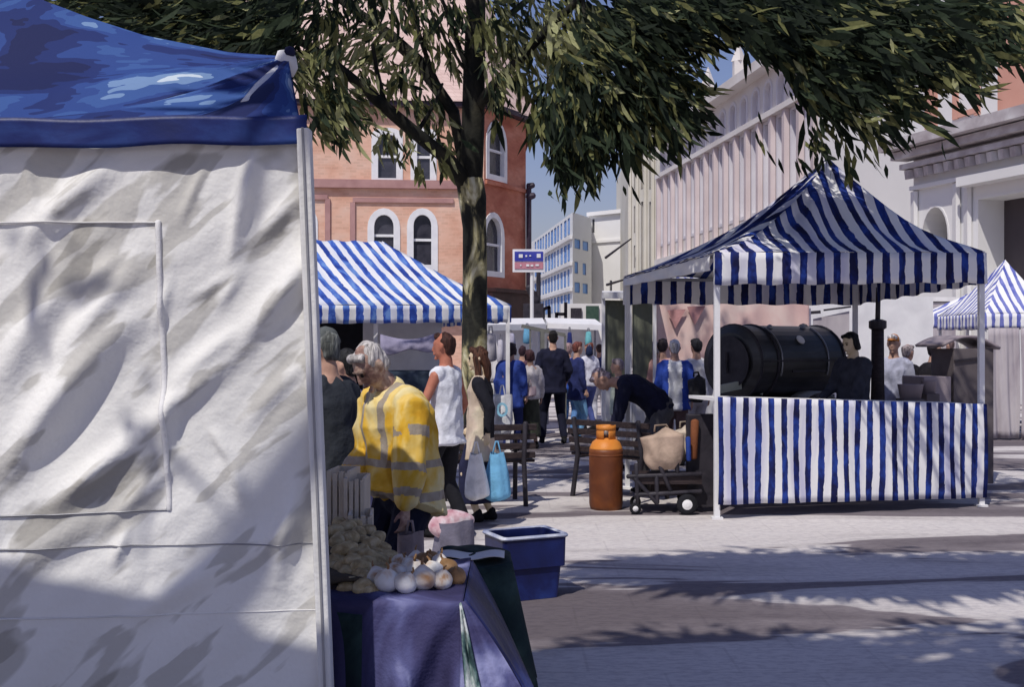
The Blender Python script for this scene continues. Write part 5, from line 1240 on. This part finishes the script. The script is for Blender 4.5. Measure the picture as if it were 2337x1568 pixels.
    for sd in (-1,1):
        tg=dflt[sd]
        tgt=sh[sd]+V(sd*.07*s,.05*s,-.52*s) if tg is None else Vector(tg)*s if not isinstance(tg,Vector) else tg
        el,w_=ik(sh[sd],tgt,.285*s,.255*s,V(sd*.35,-1,-.15))
        body.tube([sh[sd],lerp(sh[sd],el,.4),el,lerp(el,w_,.35),w_],[.052*s*B,.045*s*B,.038*s,.037*s,.025*s],10)
        dr=(w_-el).normalized(); hand(body,w_,dr,V(-sd,.3,0),s,.55); wr[sd]=(el,w_)
        oo_=.013*s
        if sleeve=='long': slv.tube([sh[sd]-(el-sh[sd]).normalized()*.0,lerp(sh[sd],el,.4),el,lerp(el,w_,.5),lerp(el,w_,.93)],[.066*s*B,.063*s*B,.056*s*B,.050*s,.040*s],12)
        elif sleeve=='short': slv.tube([sh[sd],lerp(sh[sd],el,.5)],[.062*s*B,.060*s*B],12)
        elif sleeve=='coat': slv.tube([sh[sd],lerp(sh[sd],el,.45),el,lerp(el,w_,.5),lerp(el,w_,.92)],[.082*s*B,.085*s*B,.080*s*B,.074*s*B,.066*s],14)
    # legs
    leg=MB(); shb=MB()
    for sd,f in ((-1,lf),(1,rf)):
        hj=hip+V(sd*.088*s*B,0,-.03*s); an=V(f[0]*s,f[1]*s,(.085 if len(f)<3 else f[2])*s)
        kn,an=ik(hj,an,.435*s,.425*s,V(0,1,0))
        body.tube([hj,lerp(hj,kn,.5),kn,lerp(kn,an,.35),an],[.082*s*B,.068*s*B,.052*s,.052*s,.034*s],10)
        body.tube([an+V(0,-.035*s,-.045*s),an+V(0,.05*s,-.045*s),an+V(0,.14*s,-.06*s)],[(.034*s,.034*s),(.042*s,.030*s),(.036*s,.018*s)],8,side=X)
        leg.tube([hj+V(0,0,.02*s),lerp(hj,kn,.4),kn,lerp(kn,an,.4),lerp(kn,an,.96)],[.100*s*B,.084*s*B,.068*s*B,.064*s,.058*s],12)
        shb=MB(); shb.tube([an+V(0,-.05*s,-.045*s),an+V(0,.04*s,-.042*s),an+V(0,.12*s,-.058*s),an+V(0,.17*s,-.064*s)],[(.038*s,.040*s),(.046*s,.042*s),(.046*s,.028*s),(.032*s,.018*s)],10,side=X)
        shb.tube([an+V(0,-.01*s,-.02*s),an+V(0,-.005*s,.03*s)],[.046*s,.045*s],10)
        remesh(shb,'shoe',cloth(shoe),t,voxel)
    remesh(body,'body',skin,t,voxel*.9)
    # trousers / skirt
    if skirt_len is None:
        leg.tube([hip+V(0,0,-.07*s),hip+V(0,0,.04*s),pts[1]],[(.160*s*B,.114*s*B),(.154*s*B,.112*s*B),(.140*s*B,.102*s*B)],14,side=X)
        remesh(leg,'trousers',botmat or cloth(bottom),t,voxel,wrinkle=.004)
    else:
        sk_=MB(); zb=skirt_len*s
        sk_.tube([pts[1],hip+V(0,0,-.02*s),V(0,.035*s,lerp(zb,hip.z,.5)),V(0,.02*s,zb)],[(.15*s*B,.115*s*B),(.165*s*B,.130*s*B),(.188*s*B,.185*s*B),(.205*s*B,.20*s*B)],18,side=X,cap=.05)
        remesh(sk_,'skirt',botmat or cloth(bottom),t,voxel,wrinkle=.004)
    # top
    tp2=MB(); o=.016*s if sleeve!='coat' else .055*s
    st0=pts[0]-V(0,0,.0)
    ch=[(q[0]+o+(.020*s if k_<2 else 0),q[1]+o+(.018*s if k_<2 else 0)) for k_,q in enumerate(tor)]
    tl=[pts[0],pts[1],pts[2],pts[3],pts[4]+ud*.01*s,pts[4]+ud*.045*s]
    rr=[ch[0],ch[1],ch[2],ch[3],(ch[4][0]*.95,ch[4][1]),(.072*s+o*.6,.068*s+o*.6)]
    if coat_len is not None:
        low=V(0,hip.y*.6-.0,coat_len*s); mid=lerp(low,pts[0],.5); tl=[low,mid]+tl; k=1.10 if sleeve=='coat' else coatk; rr=[(ch[0][0]*k,ch[0][1]*k*1.05),(ch[0][0]*1.08,ch[0][1]*1.12)]+rr
    tp2.tube(tl,rr,16,side=X,cap=.15)
    tp2.tube([sh[-1],pts[4]+ud*.004,sh[1]],[.060*s*B+o*.45,.074*s+o*.45,.060*s*B+o*.45],12)
    tp2.v+= []; b=len(tp2.v); tp2.v.extend(slv.v); tp2.f.extend([tuple(i+b for i in f) for f in slv.f])
    if extra: extra(tp2,dict(pts=pts,sh=sh,wr=wr,hip=hip,hpnt=hpnt,s=s,ud=ud,fwd=fwd))
    sel=None
    if toprule: sel=lambda c:toprule(c,dict(pts=pts,sh=sh,wr=wr,hip=hip,s=s))
    remesh(tp2,'coat' if coat_len is not None else 'top',topmat or cloth(top),t,voxel,select=sel,wrinkle=.010 if sleeve!='coat' else .013)
    # hair
    if hair is not None:
        h=MB()
        h.tube([hpnt(0,-.030,.0),hpnt(0,-.016,.055),hpnt(0,-.010,.098)],[(.078*s,.082*s),(.080*s,.098*s),(.052*s,.066*s)],12,side=hx)
        h.tube([hpnt(0,-.05,-.05),hpnt(0,-.045,.02)],[(.060*s,.05*s),(.074*s,.066*s)],10,side=hx)
        h.tube([hpnt(-.05,.045,.082),hpnt(0,.06,.094),hpnt(.05,.045,.082)],[.028*s,.032*s,.028*s],8)
        if curls:
            r_=random.Random(3)
            for _ in range(curls):
                a_=r_.uniform(0,2*PI); e_=r_.uniform(-.2,1.4); c_=hpnt(.080*math.cos(a_)*math.cos(e_),-.028+.095*math.sin(a_)*math.cos(e_),.030+.085*math.sin(e_))
                if (R.transposed()@(c_-hc)).y>.058*s: continue
                h.tube([c_,c_+Vector((r_.gauss(0,.01),r_.gauss(0,.01),.012))],[.018*s,.014*s],6)
        if hairlen=='long':
            h.tube([hpnt(0,-.045,.04),hpnt(0,-.085,-.06),hpnt(0,-.095,-.17),hpnt(0,-.085,-.30)],[(.080*s,.055*s),(.082*s,.050*s),(.075*s,.042*s),(.045*s,.025*s)],12,side=hx)
            for sd in (-1,1): h.tube([hpnt(sd*.050,.02,.085),hpnt(sd*.076,.02,.01),hpnt(sd*.082,-.005,-.09),hpnt(sd*.090,-.01,-.20),hpnt(sd*.085,.0,-.30)],[(.020*s,.03*s),(.014*s,.035*s),(.022*s,.034*s),(.022*s,.030*s),(.012*s,.016*s)],8,side=hx)
        if hairlen=='bob':
            for sd in (-1,1): h.tube([hpnt(sd*.055,.0,.07),hpnt(sd*.078,-.01,.0),hpnt(sd*.076,-.02,-.07)],[(.02*s,.03*s),(.018*s,.045*s),(.02*s,.035*s)],8,side=hx)
            h.tube([hpnt(0,-.06,.02),hpnt(0,-.07,-.08)],[(.07*s,.05*s),(.062*s,.035*s)],10,side=hx)
        remesh(h,'hair',hairmat(hair),t,voxel*.8,smooth=2,wrinkle=.008)
    if hat:
        h=MB(); h.tube([hpnt(0,-.01,.04),hpnt(0,-.012,.10)],[(.084*s,.102*s),(.060*s,.075*s)],12,side=hx); h.tube([hpnt(-.05,.09,.055),hpnt(0,.115,.05),hpnt(.05,.09,.055)],[(.03*s,.012*s)]*3,8); remesh(h,'cap',cloth(hat,20),t,voxel*.8)
    if face_detail:
        for sd in (-1,1):
            m=MB(); c_=hpnt(sd*.030,.088,.004); m.lathe([(.001,-.008),(.008,-.005),(.0105,0),(.008,.005),(.001,.008)],c_,10,axis=R@V(0,1,0)); m.build('eye',cloth((.02,.015,.015),30),t,smooth=True)
            m=MB(); m.tube([hpnt(sd*.016,.093,.020),hpnt(sd*.032,.093,.026),hpnt(sd*.046,.083,.020)],[.0045*s]*3,6); m.build('eyebrow',cloth((.18,.13,.11),30),t,smooth=True)
        m=MB(); m.tube([hpnt(-.020,.096,-.066),hpnt(0,.104,-.067),hpnt(.020,.096,-.066)],[(.004*s,.0025*s)]*3,6); m.build('mouth',cloth((.13,.05,.05),30),t,smooth=True)
    info=dict(pts=pts,sh=sh,wr=wr,hip=hip,hpnt=hpnt,s=s)
    M_=Matrix.Translation(L)@Matrix.Rotation(math.radians(face),4,'Z'); info['world']=lambda v:M_@Vector(v); t['_']=0; del t['_']
    return t,info

# man in the hi-vis coat
hv=[wash('yellow work coat',[(.62,.33,.02),(.72,.43,.04),(.78,.58,.20),(.80,.68,.36)],3.0,(1,1,.8),bump=.3,bscale=14,rough=.7,lo=.36,hi=.60,dist=.8),wash('dull reflective tape',[(.28,.22,.16),(.42,.37,.31)],12,rough=.4)]  # cream and orange-yellow blotches put lit and shaded tones into the coat
def hvrule(c,I):
    s=I['s']; el,w_=I['wr'][-1]; shl=I['sh'][-1]
    def dseg(p,a,b):
        t_=max(0,min(1,(p-a).dot(b-a)/(b-a).length_squared)); return (p-(a+(b-a)*t_)).length,t_
    d1,t1=dseg(c,shl,el); d2,t2=dseg(c,el,w_); 
    if min(d1,d2)<.098*s and c.x<-.17*s:
        if (d1<d2 and .42<t1<.62) or (d2<=d1 and (.12<t2<.28 or .62<t2<.78)): return 1
        return 0
    z=c.z
    if .90*s<z<.945*s or 1.07*s<z<1.115*s: return 1
    if 1.11*s<z and abs(abs(c.x)-.085*s)<.024*s: return 1
    return 0
def hvx(mb,I):
    s=I['s']; p=I['pts']; mb.tube([p[4]+V(-.09*s,-.03*s,.03*s),p[5]+V(0,-.05*s,.03*s),p[4]+V(.09*s,-.03*s,.03*s)],[.030*s,.040*s,.030*s],8)
    mb.tube([p[4]+V(-.07*s,.05*s,.02*s),p[5]+V(0,.05*s,-.03*s),p[4]+V(.07*s,.05*s,.02*s)],[.022*s,.024*s,.022*s],8)
hm_,hi_=person('grey haired man in a bright yellow reflective coat bending his head over the produce','',0,H=1.645,loc=G(918,5.55),face=128,lean=3,curve=15,headyaw=2,headpitch=30,skin=M['skin_dark'],hair=(.46,.43,.42),curls=0,
  sleeve='coat',coat_len=.87,build=1.14,voxel=.0075,bottom=(.010,.012,.03),topmat=hv,toprule=hvrule,extra=hvx,face_detail=True,lh=V(-.27,.15,.80),rh=V(.16,.24,.88),lf=(-.12,.02),rf=(.12,.06),hipshift=-.02)
hw=hi_['world'](hi_['wr'][-1][1])
carrier('long mauve paper bag hanging from the hand of the man in yellow',(hw.x+.02,hw.y-.02,hw.z-.06),.135,.40,(.34,.27,.27),depth=.05,flare=-1,handle=.05)
# people behind the potatoes
person('shopper in a charcoal coat and flat grey hair right beside the tent post','',0,H=1.68,loc=G(768,6.2),face=60,lean=6,top=(.03,.035,.045),bottom=(.012,.014,.02),hair=(.16,.17,.16),coat_len=.62,voxel=.012,build=1.05,skin=M['skin'],hat=(.10,.11,.11))
person('shopper in a lilac top behind the man in the yellow coat','',0,H=1.56,loc=G(820,6.9),face=70,lean=8,top=(.26,.23,.36),bottom=(.16,.13,.24),hair=(.02,.02,.022),voxel=.012,coat_len=.6)
# sleeveless man
person('short haired man in a white sleeveless shirt and black trousers','',0,H=1.68,loc=G(1018,9.2),face=62,top=(.68,.69,.74),bottom=(.012,.012,.016),skin=M['skin_red'],hair=(.05,.02,.015),sleeve='none',coat_len=.82,lh=V(-.33,.16,.86),rh=V(.30,.1,.9),lf=(-.10,.10),rf=(.12,-.14),voxel=.011,headyaw=8)
# woman
wm=[wash('beige tunic',[(.50,.40,.28),(.60,.48,.38),(.72,.66,.48)],4,(1,1,.6),rough=.85,bump=.2,bscale=25),cloth((.010,.010,.016))]
def cardi(c,I):
    s=I['s']; el,w_=I['wr'][-1]; shl=I['sh'][-1]
    el2,w2=I['wr'][1]
    def ds_(p,a,b):
        t_=max(0,min(1,(p-a).dot(b-a)/(b-a).length_squared)); return (p-(a+(b-a)*t_)).length
    if min(ds_(c,shl,el),ds_(c,el,w_))<.075*s and c.x<-.13*s: return 1
    if min(ds_(c,I['sh'][1],el2),ds_(c,el2,w2))<.075*s and c.x>.13*s: return 1
    if c.z>.86*s and c.y<-.055*s: return 1
    return 0
_,wi=person('long haired woman in a beige tunic and black cardigan carrying plastic bags in profile','',0,H=1.56,loc=G(1096,10.0),face=84,top=(.5,.4,.3),topmat=wm,toprule=cardi,bottom=(.016,.018,.05),skin=M['skin_pale'],hair=(.07,.028,.016),hairlen='long',coat_len=.64,coatk=1.22,skirt_len=.20,voxel=.011,
   lh=V(-.24,-.10,.82),rh=V(.2,.1,.86),lf=(-.07,.02),rf=(.07,-.1),headyaw=4,face_detail=True)
hw=wi['world'](wi['wr'][-1][1])
carrier('sky blue plastic bag hanging from the hand of the woman in beige',(hw.x+.08,hw.y-.03,hw.z-.07),.26,.42,(.16,.40,.62),depth=.09)
carrier('crumpled white plastic bag held by the woman in beige',(hw.x-.10,hw.y-.10,hw.z-.07),.22,.40,(.82,.82,.82),depth=.09,seed=4)
carrier('white bag with a small blue ring printed on its side behind the woman',(G(1146,11.6).x,11.6,P(0,880,11.6).z),.22,.42,(.74,.74,.76),depth=.06,flare=-1,seed=6)
mb=MB(); c=P(1146,935,11.50); 
mb.grid(20,1,lambda u,v:c+V(math.cos(2*PI*u)*(.035+.025*v),-.03,math.sin(2*PI*u)*(.05+.025*v)))
o=mb.build('ring_print',cloth((.25,.5,.65),9),None,thick=.004); 
bagw=[q for q in bpy.data.objects if q.get('label','').startswith('white bag with a small blue')][0]; o.data.transform(base_inv(bagw)); o.parent=bagw
# the bag on the ground
bgm=carrier('mauve grey shopping bag full of pink goods standing on the paving',(G(1036,8.2).x,8.2,.36),.30,.30,(.17,.16,.21),depth=.12,flare=-1,handle=0.06)
t=thing('pink_goods','crumpled pink wrapped goods poking out of the mauve shopping bag','goods',(G(1030,8.2).x,8.2,.26))
mb=lumpy(16,12,.17,.10,.12,.22,9); remesh(mb,'wrapping',wash('pink wrapping',[(.44,.20,.24),(.62,.42,.45),(.74,.7,.72)],12,rough=.6),t,.012)
# the walkers in the street
person('shopper in a royal blue coat walking away between the tree and the navy suited man','',0,H=1.60,loc=G(1166,16.6),face=-20,top=(.03,.06,.28),bottom=(.02,.03,.12),hair=(.04,.025,.03),coat_len=.72,voxel=.016,build=1.1,hairlen='bob')
person('woman in a white top and dark olive skirt carrying a pink trimmed handbag','',0,H=1.50,loc=G(1210,16.9),face=20,top=(.6,.56,.58),bottom=(.05,.055,.04),hair=(.06,.025,.03),skirt_len=.22,voxel=.016,hairlen='bob')
carrier('small white handbag with a dusty pink border held by the woman in the olive skirt',(G(1209,16.6).x,16.6,P(0,868,16.6).z),.20,.14,(.66,.5,.52),depth=.05,flare=-1,cat='handbag',name='handbag')
person('tall man in a navy suit standing with his back turned mid street','',0,H=1.80,loc=G(1262,17.8),face=4,top=(.010,.011,.03),bottom=(.009,.010,.026),hair=(.012,.01,.01),build=1.12,lf=(-.17,.02),rf=(.17,-.05),coat_len=.80,voxel=.014,lh=V(-.22,.16,1.05),rh=V(.24,.14,1.0))
person('person in a dark blue jacket and light blue jeans beside the navy suited man','',0,H=1.62,loc=G(1316,18.4),face=-60,top=(.02,.028,.11),bottom=(.16,.34,.55),hair=(.16,.05,.04),coat_len=.74,voxel=.016)
person('shopper in a bright blue top half hidden by the dark blue jacket','',0,H=1.60,loc=G(1297,19.4),face=-20,top=(.03,.09,.42),bottom=(.10,.22,.45),hair=(.3,.2,.2),voxel=.018)
person('auburn haired shopper in white with blue stripes near the olive sheet','',0,H=1.63,loc=G(1345,20.5),face=40,top=(.62,.62,.7),bottom=(.06,.08,.24),hair=(.20,.06,.04),voxel=.018)
person('distant shopper in navy at the left edge of the olive sheet','',0,H=1.58,loc=G(1368,22),face=0,top=(.02,.03,.12),bottom=(.4,.4,.45),hair=(.05,.03,.03),voxel=.018)
person('distant figure in a plum top between the olive skirt and the navy suit','',0,H=1.55,loc=G(1192,19.4),face=-10,top=(.10,.05,.07),bottom=(.05,.05,.06),hair=(.04,.02,.03),voxel=.018)
# bending man
person('man in a navy jumper bending right over the bench with arms hanging down','',0,H=1.76,loc=G(1500,11.85),face=90,lean=45,curve=26,headpitch=34,top=(.012,.013,.034),bottom=(.10,.095,.10),hair=(.30,.24,.27),skin=M['skin'],build=1.15,hipdrop=.02,hipshift=-.05,
   lh=V(-.20,.52,.62),rh=V(.20,.46,.60),lf=(-.12,-.06),rf=(.12,.10),voxel=.013)
person('shopper in a pale green shirt standing behind the bending man','',0,H=1.40,loc=G(1412,14.0),face=90,top=(.42,.47,.40),bottom=(.06,.06,.12),hair=(.3,.24,.25),voxel=.016)
# shoppers in front of the pink sheet
def bluewhite(c,I): return 1 if abs(c.x)>.09 else 0
person('shopper in a white and royal blue jacket before the pink sheet','',0,H=1.64,loc=G(1540,14.6),face=-5,topmat=[cloth((.72,.72,.74)),cloth((.03,.07,.36))],toprule=bluewhite,bottom=(.14,.09,.09),hair=(.5,.48,.5),voxel=.015,build=1.1,coat_len=.8,hat=(.6,.6,.62))
person('dark haired shopper in salmon pink beside the olive sheet','',0,H=1.66,loc=G(1512,15.3),face=-10,top=(.60,.34,.30),bottom=(.3,.2,.2),hair=(.02,.015,.02),voxel=.016)
person('shopper in a sea green top at the right edge of the olive sheet','',0,H=1.62,loc=G(1496,15.9),face=10,top=(.18,.36,.29),bottom=(.2,.3,.27),hair=(.3,.28,.28),voxel=.016)
person('pale dressed shopper with dark hair just left of the stall post','',0,H=1.66,loc=G(1590,15.2),face=20,top=(.70,.68,.68),bottom=(.5,.48,.5),hair=(.015,.015,.02),voxel=.016)
# vendor and customers behind the striped counter
person('vendor in a slate grey jumper with black hair behind the striped counter','',0,H=1.72,loc=G(1948,12.05),face=118,top=(.045,.048,.065),bottom=(.03,.03,.04),hair=(.010,.010,.012),hairlen='bob',skin=M['skin_pale'],build=1.2,voxel=.012,headpitch=14,lh=V(-.16,.24,.92),rh=V(.2,.3,1.0),face_detail=True)
person('customer in a pale lilac shirt and orange cap right of the stove pipe','',0,H=1.70,loc=G(2040,13.6),face=150,top=(.40,.41,.52),bottom=(.25,.24,.3),hair=(.6,.58,.6),hat=(.45,.17,.04),voxel=.014)
person('slim figure in black left of the grey cabinet','',0,H=1.58,loc=G(2070,14.4),face=-60,top=(.014,.012,.016),bottom=(.03,.03,.04),hair=(.3,.25,.25),voxel=.015)
person('thin figure in black leaning towards the grey cabinet','',0,H=1.62,loc=G(2118,14.0),face=-70,lean=8,top=(.014,.012,.016),bottom=(.05,.04,.06),hair=(.02,.015,.02),voxel=.015,rh=V(.2,.4,1.15))
for i,(px,py,dd_,c,lab) in enumerate(((2085,0,22,(.4,.34,.36),'distant shopper in mauve beyond the stall left of the pale canopy'),(2170,0,24,(.6,.56,.56),'distant shopper in off-white under the pale striped canopy'),(2140,0,26,(.35,.14,.05),'distant shopper in rust orange under the pale striped canopy'))):
    person(lab,'',0,H=1.66,loc=G(px,dd_),face=30*i,top=c,bottom=(.2,.18,.2),hair=(.12,.08,.08),voxel=.02)
